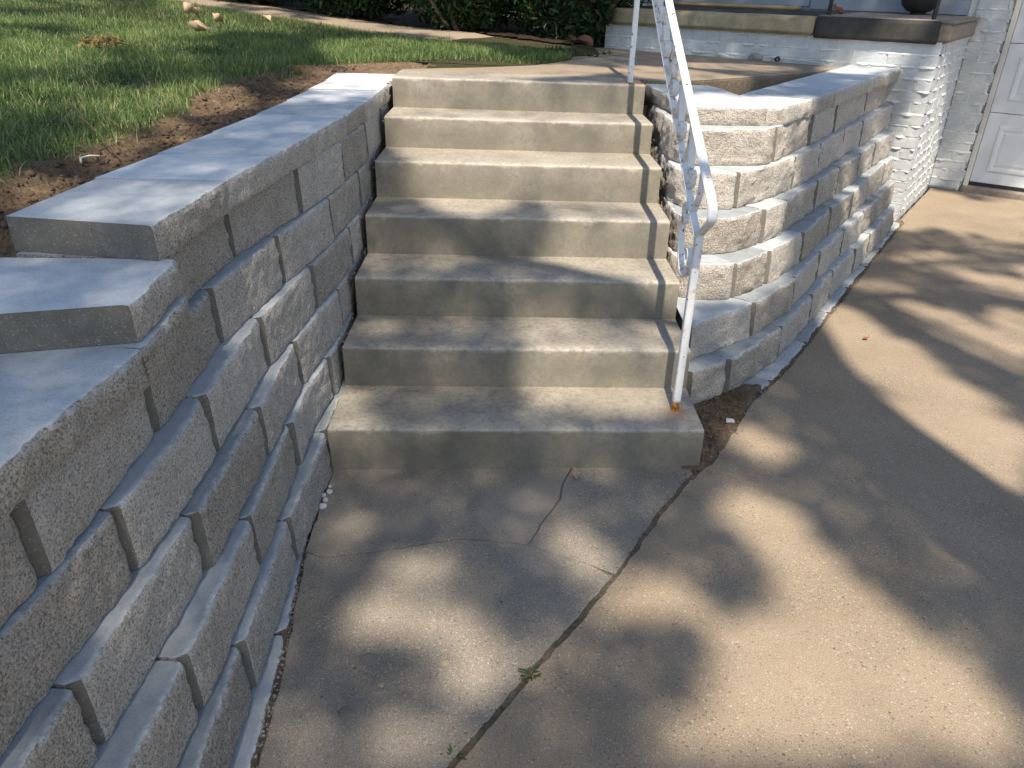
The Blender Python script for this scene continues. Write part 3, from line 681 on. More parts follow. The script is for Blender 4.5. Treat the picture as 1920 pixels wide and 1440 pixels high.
# ------------------------------------------------------------------ hedge shrubs behind the path
def leaf_cloud(r, n, cx, cy, rx, ry, z0, z1, size):
    """small needle sprays spread through a rounded box, denser at its skin"""
    th = r.uniform(0, 2*np.pi, n); k = np.sqrt(r.uniform(.35, 1.05, n)); zz = r.uniform(0, 1, n)
    lump = 1 + .16*np.sin(th*3+cx*5) + .12*np.sin(zz*9+th*5+cy*3)
    prof = np.clip(.55+1.1*zz, 0, 1)*np.sqrt(np.clip(1-((zz-.45)/.62)**2, .03, 1))
    C = np.stack([cx+rx*np.cos(th)*k*lump*prof, cy+ry*np.sin(th)*k*lump*prof, z0+(z1-z0)*zz], 1)
    return leaf_quads(r, C, size, .32)
def leaf_quads(r, C, size, asp, droop=.0):
    n = len(C); a = r.normal(size=(n, 3)); a[:, 2] -= droop; a /= np.linalg.norm(a, axis=1)[:, None]; b = np.cross(a, r.normal(size=(n, 3))); b /= np.linalg.norm(b, axis=1)[:, None]
    s = size*r.uniform(.6, 1.3, n)[:, None]; V = np.stack([C-a*s*.5, C-a*s*.05+b*s*asp*.5, C+a*s*.5, C-a*s*.05-b*s*asp*.5], 1)
    F = np.arange(n)[:, None]*4+np.array([[0, 1, 2, 3]]); return V.reshape(-1, 3), F
SH = [(1.05, 4.72, .80, .52, 'dark evergreen shrub nearest the porch, standing over red edging blocks'),
      (.18, 4.98, .85, .60, 'dark evergreen shrub second from the porch behind the path'),
      (-.85, 5.72, .95, .62, 'dark evergreen shrub in the middle of the hedge behind the path'),
      (-1.95, 6.55, 1.0, .66, 'dark evergreen shrub second from the far left end of the hedge'),
      (-3.1, 7.45, 1.1, .7, 'dark evergreen shrub farthest from the porch at the top left')]
for k, (x, y, rx, ry, lab) in enumerate(SH):
    z0 = hl(x, y)-.02 if x < .9 else .93
    e = empty('evergreen_shrub', (x, y, z0)); tag(e, lab, 'shrub', 'evergreen shrubs forming the hedge')
    r = np.random.default_rng(40+k)
    V, F = leaf_cloud(r, 15000, 0, 0, rx, ry, .06, 1.75, .07)
    sh = np.repeat(np.clip(r.normal(.5, .2, len(F)), 0, .86), 4); dead = np.repeat(r.random(len(F)) < .05, 4); sh[dead] = .96
    quads_np('crown', V, F, M['yew'], e, sh)
    bm = bmesh.new()
    for q in range(16):
        a = r.uniform(0, 6.28); t0 = Vector((r.normal()*.1, r.normal()*.1, -.03)); t1 = Vector((math.cos(a)*rx*.55, math.sin(a)*ry*.55, .55)); t2 = t1*1.3+Vector((0, 0, .5))
        tube(bm, [t0, t0.lerp(t1, .5)+Vector((r.normal()*.05, r.normal()*.05, 0)), t1, t2], [.022, .016, .011, .004], 6)
    bm_obj('branch', bm, M['bark'], e, True)
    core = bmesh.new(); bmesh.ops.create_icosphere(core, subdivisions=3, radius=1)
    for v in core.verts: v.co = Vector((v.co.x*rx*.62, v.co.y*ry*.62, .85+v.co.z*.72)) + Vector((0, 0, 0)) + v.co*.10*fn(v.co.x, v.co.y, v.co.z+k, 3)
    bm_obj('shade_core', core, M['mulch'], e, True)  # solid dark body standing in for the shade inside the shrub
def mulch_h(x, y): return (hl(x, y) if x < 1.2 else .93+.02*0) + .012 + .02*max(0, fn(x, y, 0, 12, 3))
bumpy('mulch_bed', -6.0, 2.0, 3.6, 10.0, .06, mulch_h, M['mulch'], lambda x, y: on_path(x, y) > .64 and (Vector((x, y, 0))-PC).dot(E1) < -2.42)

# ------------------------------------------------------------------ porch
po = empty('brick_porch', PC, -HA)
tag(po, 'white painted brick porch with stained concrete slab edge at the head of the right wall', 'porch')
def hb(name, a0, a1, b0, b1, z0, z1, m, parent, bev=0.0, seg=1):
    return bm_obj(name, box_bm(a0, a1, b0, b1, z0, z1, bev, seg), m, parent)
BM = []
for k in range(5):
    b = box_bm(-.1, .1, -.045, .045, -.0305, .0305)
    bmesh.ops.subdivide_edges(b, edges=b.edges[:], cuts=2, use_grid_fill=True)
    for v in b.verts: v.co += Vector((.0018*fn(v.co.x, v.co.y+k, v.co.z, 25), .0030*fn(v.co.x+k, v.co.y, v.co.z, 22), .0022*fn(v.co.x, v.co.y, v.co.z+k, 25)))
    me = bpy.data.meshes.new('brick'); bmesh.ops.recalc_face_normals(b, faces=b.faces[:]); b.to_mesh(me); b.free(); me.materials.append(M['brick']); BM.append(me)
PIT = .0728
def brick(parent, a, b, z, along, ln=.2):
    o = bpy.data.objects.new('brick', random.choice(BM)); COL.objects.link(o); o.parent = parent
    o.location = (a, b, z); o.rotation_euler = (random.uniform(-.02, .02), random.uniform(-.012, .012), (0 if along == 'a' else R(90)) + random.uniform(-.012, .012) + (math.pi if random.random() < .5 else 0))
    o.scale = (ln/.2, 1, 1)
mort = {}
def mortar_ridge(parent, p0, p1, nrm, z, vert=False, amp=.015):
    """squeezed-out mortar: a lumpy ridge along one joint"""
    L = (p1-p0).length if not vert else PIT; n = max(4, int(L/.012)); V = []; F = []; sd_ = random.uniform(0, 99)
    for i in range(n+1):
        t = i/n; p = p0.lerp(p1, t) if not vert else p0 + Vector((0, 0, (t-.5)*PIT))
        k = max(0, .35+1.1*fn(t*L, sd_, 0, 14, 3)); o = .0005+amp*k; hgt = .006+.006*max(0, fn(t*L, sd_, 5, 20))+.004*k
        ax = Vector((0, 0, 1)) if not vert else (p1-p0).normalized()
        drop = Vector((0, 0, -.010*k)) if not vert else Vector((0, 0, 0))
        for q in (-1, -.5, 0, .5, 1):
            bulge = math.sqrt(max(0, 1-q*q)); V.append(p + ax*q*hgt + nrm*(o*bulge-.004) + drop*bulge)
    m = len(mort.setdefault(parent.name, ([], []))[0]); mv, mf = mort[parent.name]
    mv.extend(V)
    for i in range(n):
        for q in range(4): a = m+i*5+q; mf.append((a, a+1, a+6, a+5))
def brick_face(parent, along, s0, s1, fixed, z0, z1, nrm, skip=None):
    """a wall face of running-bond bricks; s runs along the face, 'fixed' is the face plane"""
    nr = int(round((z1-z0)/PIT))
    for r_ in range(nr):
        z = z0 + PIT*(r_+.5); off_ = (r_ % 2)*.106; s = s0-off_
        loc = lambda s_, d_=0: (Vector((s_, fixed, 0)) if along == 'a' else Vector((fixed, s_, 0))) + nrm*d_
        while s < s1-.01:
            a = max(s, s0); b = min(s+.2, s1); s += .212
            if b-a < .03: continue
            if skip and skip((a+b)/2, z): continue
            c = loc((a+b)/2, -.045+random.uniform(-.0025, .003)); brick(parent, c.x, c.y, z, along, b-a)
            if b < s1-.02: q = loc(b+.006); mortar_ridge(parent, Vector((q.x, q.y, z)), Vector((q.x, q.y, z)) + (loc(b+1)-loc(b)), nrm, z, True, .007)
        if not skip or not skip((s0+s1)/2, z+PIT/2) or True:
            aa = s0; 
            if skip:
                while aa < s1 and skip(aa+.02, z): aa += .05
            if aa < s1-.05:
                q0 = loc(aa); q1 = loc(s1); mortar_ridge(parent, Vector((q0.x, q0.y, z+PIT/2)), Vector((q1.x, q1.y, z+PIT/2)), nrm, z)
zt = 1.135
brick_face(po, 'a', -2.42, 0.0, 0.0, zt-PIT*16, zt, Vector((0, -1, 0)), lambda s, z: z < (.90 if s > -2.0 else .84) and s < -.55)
brick_face(po, 'b', .10, 1.27, 0.0, zt-PIT*16, zt, Vector((1, 0, 0)))
hb('wall_core', -2.40, -.016, .016, 1.26, -.1, zt-.002, M['mortar'], po)
# slab: dark right-hand length, lighter limestone edging at left
def rough_box(name, a0, a1, b0, b1, z0, z1, m, parent, bev=.008, amp=.003, cuts=14):
    b = box_bm(a0, a1, b0, b1, z0, z1); 
    for ax in range(3):
        L = (a1-a0, b1-b0, z1-z0)[ax]; k = min(cuts, int(L/.03))
        if k: 
            es = [e for e in b.edges if abs((e.verts[0].co-e.verts[1].co)[ax]) > 1e-4 and all(abs((e.verts[0].co-e.verts[1].co)[q]) < 1e-4 for q in range(3) if q != ax)]
            bmesh.ops.subdivide_edges(b, edges=es, cuts=k, use_grid_fill=True)
    for v in b.verts:
        p = v.co; v.co = p + Vector((amp*fn(p.x, p.y, p.z, 14), amp*fn(p.x+9, p.y, p.z, 14), amp*fn(p.x, p.y+9, p.z, 14)))
    bmesh.ops.recalc_face_normals(b, faces=b.faces[:])
    sharp = [e for e in b.edges if e.calc_face_angle(0) > 1.0]; bmesh.ops.bevel(b, geom=sharp, offset=bev, segments=2, affect='EDGES', clamp_overlap=True)
    return bm_obj(name, b, m, parent, True)
sl_ = rough_box('porch_slab', -2.50, .03, .0, 1.265, 1.137, 1.245, M['redconc'], po)
rough_box('slab_edge', -.80, -.03, -.035, .0, 1.128, 1.262, M['dark'], po, .006, .002)
rough_box('slab_top', -.80, .04, .002, 1.262, 1.2455, 1.268, M['redconc'], po, .006, .002)
rough_box('stone_edging', -2.36, -.806, -.045, .16, 1.142, 1.256, M['lime'], po, .012, .005)
rough_box('porch_floor', -2.42, -.81, .165, 1.262, 1.2455, 1.262, M['dark'], po, .004, .001)
rough_box('door_sill', -2.35, -1.28, 1.06, 1.262, 1.263, 1.293, M['wood'], po, .005, .002)
tag(bpy.data.objects['slab_edge'], 'dark stained slab edge')
tag(bpy.data.objects['stone_edging'], 'yellowed limestone edging slab')
# ------------------------------------------------------------------ house: front wall, brick pier and garage door
ho = empty('house', PC, -HA)
tag(ho, 'house front with pale siding, white painted brick pier and white garage door at the right', 'house')
brick_face(ho, 'a', 0.004, .232, 1.27, .012, .012+PIT*36, Vector((0, -1, 0)))
brick_face(ho, 'b', 1.375, 1.43, .232, .012, .012+PIT*36, Vector((1, 0, 0)))
hb('pier_core', -.05, .216, 1.286, 1.60, 0, 2.64, M['mortar'], ho)
# siding boards behind the porch, dark storm door
for k in range(13):
    z = 1.272+.105*k; hb('siding_board', -1.22, -.052, 1.268-.004+(.012 if 0 else 0), 1.282, z, z+.103, M['siding'], ho, .003)
    hb('siding_board', -4.6, -2.40, 1.264, 1.282, z, z+.103, M['siding'], ho, .003)
hb('wall_sheathing', -4.6, -.052, 1.284, 1.40, .5, 2.64, M['siding'], ho)
hb('storm_door', -2.30, -1.30, 1.266, 1.283, 1.345, 2.64, M['storm'], ho, .004)
hb('door_frame', -2.39, -1.23, 1.262, 1.2655, 1.294, 1.343, M['siding'], ho)
hb('foundation', -4.6, -2.45, 1.27, 1.39, .3, 1.27, M['mortar'], ho)
# garage door
gd = empty('garage_door', (0, 0, 0)); gd.parent = ho
gx0, gx1, gb = .272, 2.80, 1.40
def panel(z0, z1):
    b = box_bm(gx0, gx1, gb, gb+.03, z0+.002, z1-.002, .003)
    w = (gx1-gx0)/4
    for k in range(4):
        a0 = gx0+w*k+.09; a1 = gx0+w*(k+1)-.09; za = z0+.09; zb_ = z1-.09
        for (i, d0, d1) in ((0, .0, .010), (.028, .010, .002), ):
            pass
        # stamped rectangle: raised border ring with a sunk groove and a flat field
        def ring(i0, y0, i1, y1):
            q = []
            for i, yy in ((i0, y0), (i1, y1)):
                q.append([b.verts.new((x, gb+yy, z)) for x, z in ((a0+i, za+i), (a1-i, za+i), (a1-i, zb_-i), (a0+i, zb_-i))])
            for s_ in range(4): b.faces.new((q[0][s_], q[0][(s_+1) % 4], q[1][(s_+1) % 4], q[1][s_]))
            return q[1]
        ring(0, -.0005, .012, -.009); ring(.012, -.009, .03, -.009); ring(.03, -.009, .046, -.001); l = ring(.046, -.001, .066, -.007)
        b.faces.new(l)
    return bm_obj('door_panel', b, M['door'], gd)
for z0, z1 in ((.062, .60), (.60, 1.095), (1.095, 1.60), (1.60, 2.10)): panel(z0, z1)
hb('bottom_seal', gx0, gx1, 1.403, 1.428, .036, .0625, M['iron'], gd)
hb('door_trim', .234, .270, 1.355, 1.43, .03, 2.64, M['trim'], ho, .003)
hb('garage_sill', .236, 2.85, 1.275, 1.60, -.05, .034, M['redconc'], ho, .01, 2)
hb('lintel', .234, 3.2, 1.37, 1.6, 2.104, 2.64, M['siding'], ho)
hb('pier_end', 2.80, 3.2, 1.30, 1.6, 0, 2.10, M['brick'], ho)
hb('interior_dark', .25, 2.82, 1.61, 1.64, 0, 2.6, M['iron'], ho)
for pr in (po, ho):
    mv, mf = mort[pr.name]; o = mesh('mortar', mv, mf, M['mortar'], pr, True); tag(o, None, None, None, 'stuff')

# ------------------------------------------------------------------ handrail
XR = 1.146
hr = empty('handrail', (XR, .2, .145)); tag(hr, 'chipped white wrought iron handrail with scrollwork rising along the right side of the steps', 'handrail')
def strip(name, yz, wid, th, mat, parent, xo=0.0, bev=.0015, n=None, sm=True):
    """flat bar swept along a path in the rail's own vertical plane"""
    p = [Vector((0, a, b)) for a, b in yz]; o = parent.location; v = []; f = []
    for i, q in enumerate(p):
        t = (p[min(i+1, len(p)-1)]-p[max(i-1, 0)]).normalized(); nn = Vector((0, -t.z, t.y))
        b_ = bev
        for (sx, sn) in ((-wid/2, -th/2+b_), (-wid/2+b_, -th/2), (wid/2-b_, -th/2), (wid/2, -th/2+b_), (wid/2, th/2-b_), (wid/2-b_, th/2), (-wid/2+b_, th/2), (-wid/2, th/2-b_)):
            r_ = q + nn*sn + Vector((XR+xo+sx, 0, 0)) - o; v.append(r_)
    m = 8
    for i in range(len(p)-1):
        for k in range(m): f.append((i*m+k, i*m+(k+1) % m, (i+1)*m+(k+1) % m, (i+1)*m+k))
    f.append(list(range(m))[::-1]); f.append([(len(p)-1)*m+k for k in range(m)])
    ob = mesh(name, v, f, mat, parent); bm = bmesh.new(); bm.from_mesh(ob.data); bmesh.ops.recalc_face_normals(bm, faces=bm.faces[:])
    for fc in bm.faces: fc.smooth = True
    for e in bm.edges: e.smooth = e.calc_face_angle(0) < .6
    bm.to_mesh(ob.data); bm.free(); return ob
def sm2(pts, n=3):
    p = chaikin([(a, b, 0) for a, b in pts], n); return [(q[0], q[1]) for q in p]
TS, TZ = .493, .832            # top rail  z = TZ + TS*y
LS, LZ = .520, .640            # lower rail
yt = 1.985
top = [(2.35, TZ+TS*yt+.005), (2.02, TZ+TS*yt+.002), (1.90, TZ+TS*1.90), (.16, TZ+TS*.16), (.100, TZ+TS*.10), (.078, .862), (.072, .838), (.088, .820), (.125, .797), (.188, .760)]
strip('top_rail', sm2(top, 2), .029, .011, M['rail'], hr, 0, .004)
strip('lower_rail', [(.20, LZ+LS*.20), (1.96, LZ+LS*1.96)], .023, .009, M['worn'], hr, -.002)
strip('post', [(.197, .138), (.197, .772)], .025, .025, M['rail'], hr, .002, .003)
strip('post', [(1.985, .985), (1.985, TZ+TS*1.985)], .025, .025, M['rail'], hr, .012, .003)
ca = math.atan(TS); cs, sn_ = math.cos(ca), math.sin(ca)
def scroll(y0):
    # tail from under the top rail, down round a ring that rests on the lower rail, ending in a tight curl
    yc = y0+.093; zc = LZ+LS*yc+.040; q = [(y0+.150, TZ+TS*(y0+.150)-.007), (y0+.142, TZ+TS*(y0+.142)-.03)]
    for k in range(30):
        t = k/29; a = .9 - t*2*math.pi*1.55; rr = .036*(1-.62*t); q.append((yc+rr*math.cos(a), zc+rr*math.sin(a)))
    return sm2(q, 1)
for k in range(8):
    y0 = .30 + .2145*k
    if y0 < 1.80:
        strip('scroll', scroll(y0), .023, .0045, M['worn'], hr, .001*(-1)**k)
        strip('strut', sm2([(y0, LZ+LS*y0+.003), (y0-.020, LZ+LS*y0+.020), (y0-.052, LZ+LS*y0+.066), (y0-.060, TZ+TS*(y0-.060)-.006)], 2), .020, .005, M['worn'], hr, 0)
big = [(.335, .800), (.36, .815), (.392, .80), (.40, .765), (.385, .735), (.36, .75), (.372, .775), (.40, .755), (.408, .70), (.390, .64), (.345, .595), (.30, .585), (.262, .60), (.245, .64), (.25, .678), (.272, .690), (.285, .670), (.272, .652)]
strip('foot_scroll', sm2(big), .021, .006, M['worn'], hr, -.004)

# ------------------------------------------------------------------ things on the porch
def porchpt(a, b, z): q = H(a, b, z); return q
ip = empty('porch_railing', porchpt(-.6, .10, 1.26)); tag(ip, 'black iron porch railing with two thin posts standing on the stained slab', 'railing')
for a, b in ((-.755, .10), (-.098, .10)):
    q = porchpt(a, b, 0) - ip.location; bm = box_bm(q.x-.011, q.x+.011, q.y-.011, q.y+.011, 0, .85, .002); bm_obj('post', bm, M['iron'], ip)
bm = bmesh.new(); q0 = porchpt(-.9, .10, 2.11) - ip.location; q1 = porchpt(.0, .10, 2.11) - ip.location; tube(bm, [q0, q1], [.014, .014], 8); bm_obj('top_rail', bm, M['iron'], ip, True)
def lathe(name, prof, mat, loc, parent=None, seg=28):
    v = []; f = []
    for r_, z in prof:
        for k in range(seg): v.append((r_*math.cos(2*math.pi*k/seg), r_*math.sin(2*math.pi*k/seg), z))
    for i in range(len(prof)-1):
        for k in range(seg): f.append((i*seg+k, i*seg+(k+1) % seg, (i+1)*seg+(k+1) % seg, (i+1)*seg+k))
    f.append(list(range(seg))[::-1]); f.append([(len(prof)-1)*seg+k for k in range(seg)])
    o = mesh(name, v, f, mat, parent, True); o.location = loc; return o
pot = empty('planter', porchpt(-.36, 1.06, 1.270)); tag(pot, 'round black kettle planter on the porch slab beside the pier', 'planter')
lathe('bowl', [(.045, 0), (.085, .012), (.125, .05), (.145, .11), (.142, .17), (.128, .215), (.134, .23), (.138, .24), (.126, .24), (.118, .20)], M['iron'], (0, 0, .012), pot)
lathe('foot', [(.055, 0), (.05, .015)], M['iron'], (0, 0, 0), pot)
def leaf_thing(name, label, loc, size, m, seed, curl=.5, up=.3, cat='dry leaf', group=None):
    """a crumpled dry leaf: lobed outline, curled blade, midrib stem"""
    r = random.Random(seed); e = empty(name, loc, r.uniform(0, 6.28)); tag(e, label, cat, group); v = []; f = []; n = 9; wd = 5
    for i in range(n):
        t = i/(n-1); w = size*.36*math.sin(math.pi*min(1, t*1.02+.02))**.7*(1+.25*math.sin(i*2.6+seed))
        for j in range(wd):
            s = j/(wd-1)*2-1; z = size*(curl*(s*s)*.5 + up*t*.6 + .10*math.sin(t*7+s*3+seed)) + .004
            v.append((s*w*(1-.35*curl*abs(s)), (t-.5)*size + .06*size*math.sin(s*5+seed), z))
    for i in range(n-1):
        for j in range(wd-1): a = i*wd+j; f.append((a, a+1, a+wd+1, a+wd))
    ob = mesh('blade', v, f, m, e, True); sdm = ob.modifiers.new('th', 'SOLIDIFY'); sdm.thickness = .0012
    bm = bmesh.new(); tube(bm, [(0, -size*.5, .005), (0, -size*.72, .012), (.01, -size*.9, .02)], [.0018, .0015, .001], 5); bm_obj('stem', bm, m, e); return e
leaf_thing('dry_leaf', 'curled rust brown leaf against the left post of the porch railing', porchpt(-.70, .09, 1.272), .065, M['rust'], 3, .8, .9)
for k, (px, py, sz, lab) in enumerate(((-1.76, 4.11, .15, 'large crumpled tan leaf on the lawn, farthest left of the dry leaves'), (-1.45, 3.75, .11, 'thin pale tan leaf on the lawn right of the large crumpled one'), (-1.35, 3.10, .12, 'flat pale tan leaf lying in the grass in front of the other dry leaves'), (-1.24, 4.20, .085, 'small pinkish dry leaf in the lawn near the path'))):
    leaf_thing('dry_leaf', lab, (px, py, hl(px, py)+.045), sz, M['tan'], 11+k, .6, .45)
# fallen conifer sprig and dead twig
sp = empty('conifer_sprig', (-1.52, 2.25, hl(-1.52, 2.25)+.04)); tag(sp, 'fallen yellow-brown conifer sprig lying on the lawn', 'sprig')
bm = bmesh.new(); tube(bm, [(-.12, .05, .01), (0, 0, .03), (.16, -.10, .01)], [.002, .003, .002], 5); bm_obj('stem', bm, M['twig'], sp)
r = np.random.default_rng(5); C = np.stack([r.uniform(-.14, .04, 170), r.uniform(-.05, .10, 170), r.uniform(.0, .04, 170)], 1); V, F = leaf_quads(r, C, .05, .18)
quads_np('needles', V, F, M['sprig'], sp)
tw = empty('twig', (-.54, .13, hl(-.54, .13)+.004)); tag(tw, 'thin dead forked twig sticking out of the soil strip over the grass', 'twig')
bm = bmesh.new(); tube(bm, [(.0, .0, -.01), (-.09, .08, .05), (-.17, .16, .085), (-.25, .25, .13)], [.0020, .0018, .0014, .0009], 5); tube(bm, [(-.14, .13, .072), (-.24, .13, .07), (-.34, .16, .06)], [.0013, .001, .0007], 5); tube(bm, [(-.04, .03, .025), (-.05, -.02, .02), (-.02, -.06, .01), (-.03, -.10, .0)], [.0022, .002, .0015, .001], 5)
bm_obj('stem', bm, M['twig'], tw)
rt_ = empty('root', (-.57, .05, dz(-.57, .05)+.004)); tag(rt_, 'pale curved root hook lying on the soil strip', 'root')
bm = bmesh.new(); tube(bm, [(-.03, -.02, .0), (-.045, .01, .005), (-.035, .04, .006), (-.005, .052, .004)], [.003, .0035, .003, .002], 6); bm_obj('strand', bm, M['root'], rt_, True)

# red scalloped edging blocks at the porch corner
for k in range(4):
    q = Vector((1.20+.115*k*.82, 4.60-.045*k, .905)); lab = ['leftmost red scalloped edging block, half hidden by weeds', 'second red scalloped edging block from the left', 'second red scalloped edging block from the porch', 'red scalloped edging block touching the porch corner'][k]
    q = H(-2.60+.128*k-.26, -.22, .935)
    bm = bmesh.new(); pr = []
    for a in np.linspace(0, math.pi, 9): pr.append((.062*math.cos(a), .085+.045*math.sin(a)))
    pr = [(.062, -.03)] + pr + [(-.062, -.03)]
    A = [bm.verts.new((x, -.025, z)) for x, z in pr]; B = [bm.verts.new((x, .025, z)) for x, z in pr]; bm.faces.new(A); bm.faces.new(B[::-1])
    for i in range(len(pr)): bm.faces.new((A[i], B[i], B[(i+1) % len(pr)], A[(i+1) % len(pr)]))
    bmesh.ops.recalc_face_normals(bm, faces=bm.faces[:]); bmesh.ops.bevel(bm, geom=[e for e in bm.edges if e.calc_face_angle(0) > .9], offset=.006, segments=1, affect='EDGES')
    o = bm_obj('edging_block', bm, M['red']); o.location = q; o.rotation_euler = (0, 0, -HA+random.uniform(-.08, .08)); tag(o, lab, 'edging block', 'red edging blocks by the shrub')

# weeds and tufts
def tuft(name, label, loc, n, h, spread, seed, m='weed', wid=.006, cat='weed', group=None, flat=.9):
    r = np.random.default_rng(seed); A = np.zeros((n, 4)); A[:, 0] = r.normal(0, spread, n); A[:, 1] = r.normal(0, spread, n)
    e = empty(name, loc); tag(e, label, cat, group)
    ang = r.uniform(0, 6.28, n); hh = r.uniform(.5, 1, n)*h; V = []; F = []
    for i in range(n):
        dx, dy = math.cos(ang[i]), math.sin(ang[i]); L = hh[i]; b = len(V)
        for t, w in ((0, .6), (.4, 1), (.8, .6), (1, .05)):
            x = A[i, 0]+dx*L*flat*t; y = A[i, 1]+dy*L*flat*t; z = L*(1-.35*flat)*t*(1-.35*t*flat); V += [(x-dy*wid*w*.5, y+dx*wid*w*.5, z), (x+dy*wid*w*.5, y-dx*wid*w*.5, z)]
        F += [(b+2*k, b+2*k+1, b+2*k+3, b+2*k+2) for k in range(3)]
    quads_np('blades', np.array(V), np.array(F), M[m], e, np.repeat(r.uniform(.1, .9, n), 8)); return e
tuft('grass_tuft', 'green grass tuft in the driveway joint, the larger and farther one', (.628, -.822, -.004), 14, .036, .009, 1)
tuft('grass_tuft', 'small green grass tuft in the driveway joint, nearest the camera', (.468, -1.035, -.004), 9, .028, .006, 2)
tuft('grass_tuft', 'tiny pair of blades in the driveway joint between the two tufts', (.565, -.905, -.006), 6, .022, .008, 3)
tuft('weed', 'broad leaved weed at the back left corner of the landing', (.90, 3.50, .985), 40, .11, .05, 4, 'weed', .016, 'weed', None, .5)
tuft('weed', 'small weed growing in the landing joint before the red edging blocks', (1.12, 3.62, .972), 16, .07, .02, 5, 'weed', .02, 'weed', None, .9)
tuft('weed', 'single broad weed leaf in front of the porch corner', (1.24, 3.85, .965), 7, .08, .012, 6, 'weed', .026, 'weed', None, .9)

# pebbles and crumbs
def pebble_mesh(seed, m):
    bm = bmesh.new(); bmesh.ops.create_icosphere(bm, subdivisions=2, radius=1)
    for v in bm.verts: v.co *= 1+.28*fn(v.co.x+seed*3.1, v.co.y, v.co.z, 1.1, 2); v.co.z *= .7
    me = bpy.data.meshes.new('pebble'); bm.to_mesh(me); bm.free(); me.materials.append(m)
    me.polygons.foreach_set('use_smooth', [True]*len(me.polygons)); return me
PM = [pebble_mesh(k, M['pebble']) for k in range(4)]
for k, (px, py, s, lab) in enumerate(((.008, -.098, .006, 'smallest white pebble at the far end of the row in the wall gap'), (.012, -.125, .010, 'second white pebble of the row in the wall gap'), (-.004, -.146, .010, 'white pebble in the middle of the row in the wall gap, nearest the blocks'), (.008, -.168, .009, 'fourth white pebble of the row in the wall gap'), (.006, -.200, .012, 'largest white pebble nearest the camera in the wall gap row'))):
    o = bpy.data.objects.new('pebble', PM[k % 4]); COL.objects.link(o); o.location = (px+.008, py, .004); o.scale = (s, s*1.1, s); o.rotation_euler = (0, 0, k*1.3); tag(o, lab, 'pebble', 'white pebbles in the wall gap')
bm = bmesh.new(); vs = [bm.verts.new(p) for p in ((-.018, -.008, 0), (.016, -.012, 0), (.020, .004, 0), (-.006, .013, 0))]; f_ = bm.faces.new(vs); ex = bmesh.ops.extrude_face_region(bm, geom=[f_])
for v in ex['geom']:
    if isinstance(v, bmesh.types.BMVert): v.co.z += .006
o = bm_obj('stone_chip', bm, M['pebble']); o.location = (1.395, .355, .006); o.rotation_euler = (.15, .1, .3); tag(o, 'white angular stone chip on the dirt wedge beside the bottom step', 'stone chip')
def gravel(name, pts, smin, smax, m, seed):
    r = np.random.default_rng(seed); bm = bmesh.new(); bmesh.ops.create_icosphere(bm, subdivisions=1, radius=1); T = np.array([v.co[:] for v in bm.verts]); Fa = np.array([[v.index for v in f.verts] for f in bm.faces]); bm.free()
    P = np.array(pts); n = len(P); s = r.uniform(smin, smax, n); J = 1+.42*r.normal(size=(n, len(T), 1)).clip(-1, 1); V = (P[:, None, :]+T[None]*J*s[:, None, None]*np.array([1, 1, .7])).reshape(-1, 3)
    F = (np.arange(n)[:, None, None]*len(T)+Fa[None]).reshape(-1, 3); o = quads_np(name, V, F, m, None, None, False); tag(o, None, None, None, 'stuff'); return o
r = random.Random(4); pts = []
for _ in range(420):
    y = r.uniform(-1.75, -.01); x = float(np.interp(y, [-1.5, -1.074, -.874, -.661, -.35, 0], [.088, .068, .060, .044, .017, .008])) - r.uniform(-.001, .016); pts.append((x, y, r.uniform(-.010, -.003)))
for i in range(7):           # grit beside the steps, lying in the slot between steps and wall
    for _ in range(26): pts.append((r.uniform(-.028, .004), r.uniform(SY[i]+.01, SY[i]+.28), SZ[i]-r.uniform(.0, .035)-.02*(i > 3)))
for _ in range(60):          # along the right wall's foot
    k = r.randrange(len(edge0)-1); t = r.random(); a, b = edge0[k], edge0[k+1]; pts.append((a[0]+(b[0]-a[0])*t-r.uniform(.0, .016), a[1]+(b[1]-a[1])*t+.004, r.uniform(-.012, -.002)))
gravel('gravel', pts, .002, .0055, M['gravel'], 1)
pts = []
for _ in range(900):
    x = r.uniform(1.2, 1.56); y = r.uniform(.03, .62); 
    if ((x-1.36)/.19)**2+((y-.33)/.33)**2 < 1.1: pts.append((x, y, dirt_h(x, y)+.001))
for _ in range(5200):
    y = r.uniform(-1.2, 2.5); x = r.uniform(dirt_edge(y)-.02, -.27)
    if x > -.30-.0*y and y < 0: pass
    pts.append((x, y, dz(x, y)))
gravel('soil_crumbs', pts, .002, .009, M['soil'], 2)
pts = []
for _ in range(110): x = r.uniform(-.68, -.36); y = r.uniform(-.5, 2.3); pts.append((x, y, dz(x, y)+.004))
gravel('soil_clods', pts, .005, .016, M['soil'], 3)
pts = []
for _ in range(330):          # grit lying in and beside the joint
    t = r.random(); k = min(int(t*(len(JL)-1)), len(JL)-2); u = t*(len(JL)-1)-k; a, b = JL[k], JL[k+1]; w = r.gauss(0, .007)
    pts.append((a[0]+(b[0]-a[0])*u+w, a[1]+(b[1]-a[1])*u-w*.6, -.001+.001*r.random()))
gravel('joint_grit', pts, .0008, .0032, M['joint'], 8)
pts = [(1.36+r.uniform(-.12, .15), .33+r.uniform(-.25, .25), .002) for _ in range(40)] + [(x+.005, y, .001) for x, y in [(1.1+r.random()*.4, r.uniform(-.1, .05)) for _ in range(26)]]
gravel('grit', pts, .002, .0045, M['gravel'], 4)
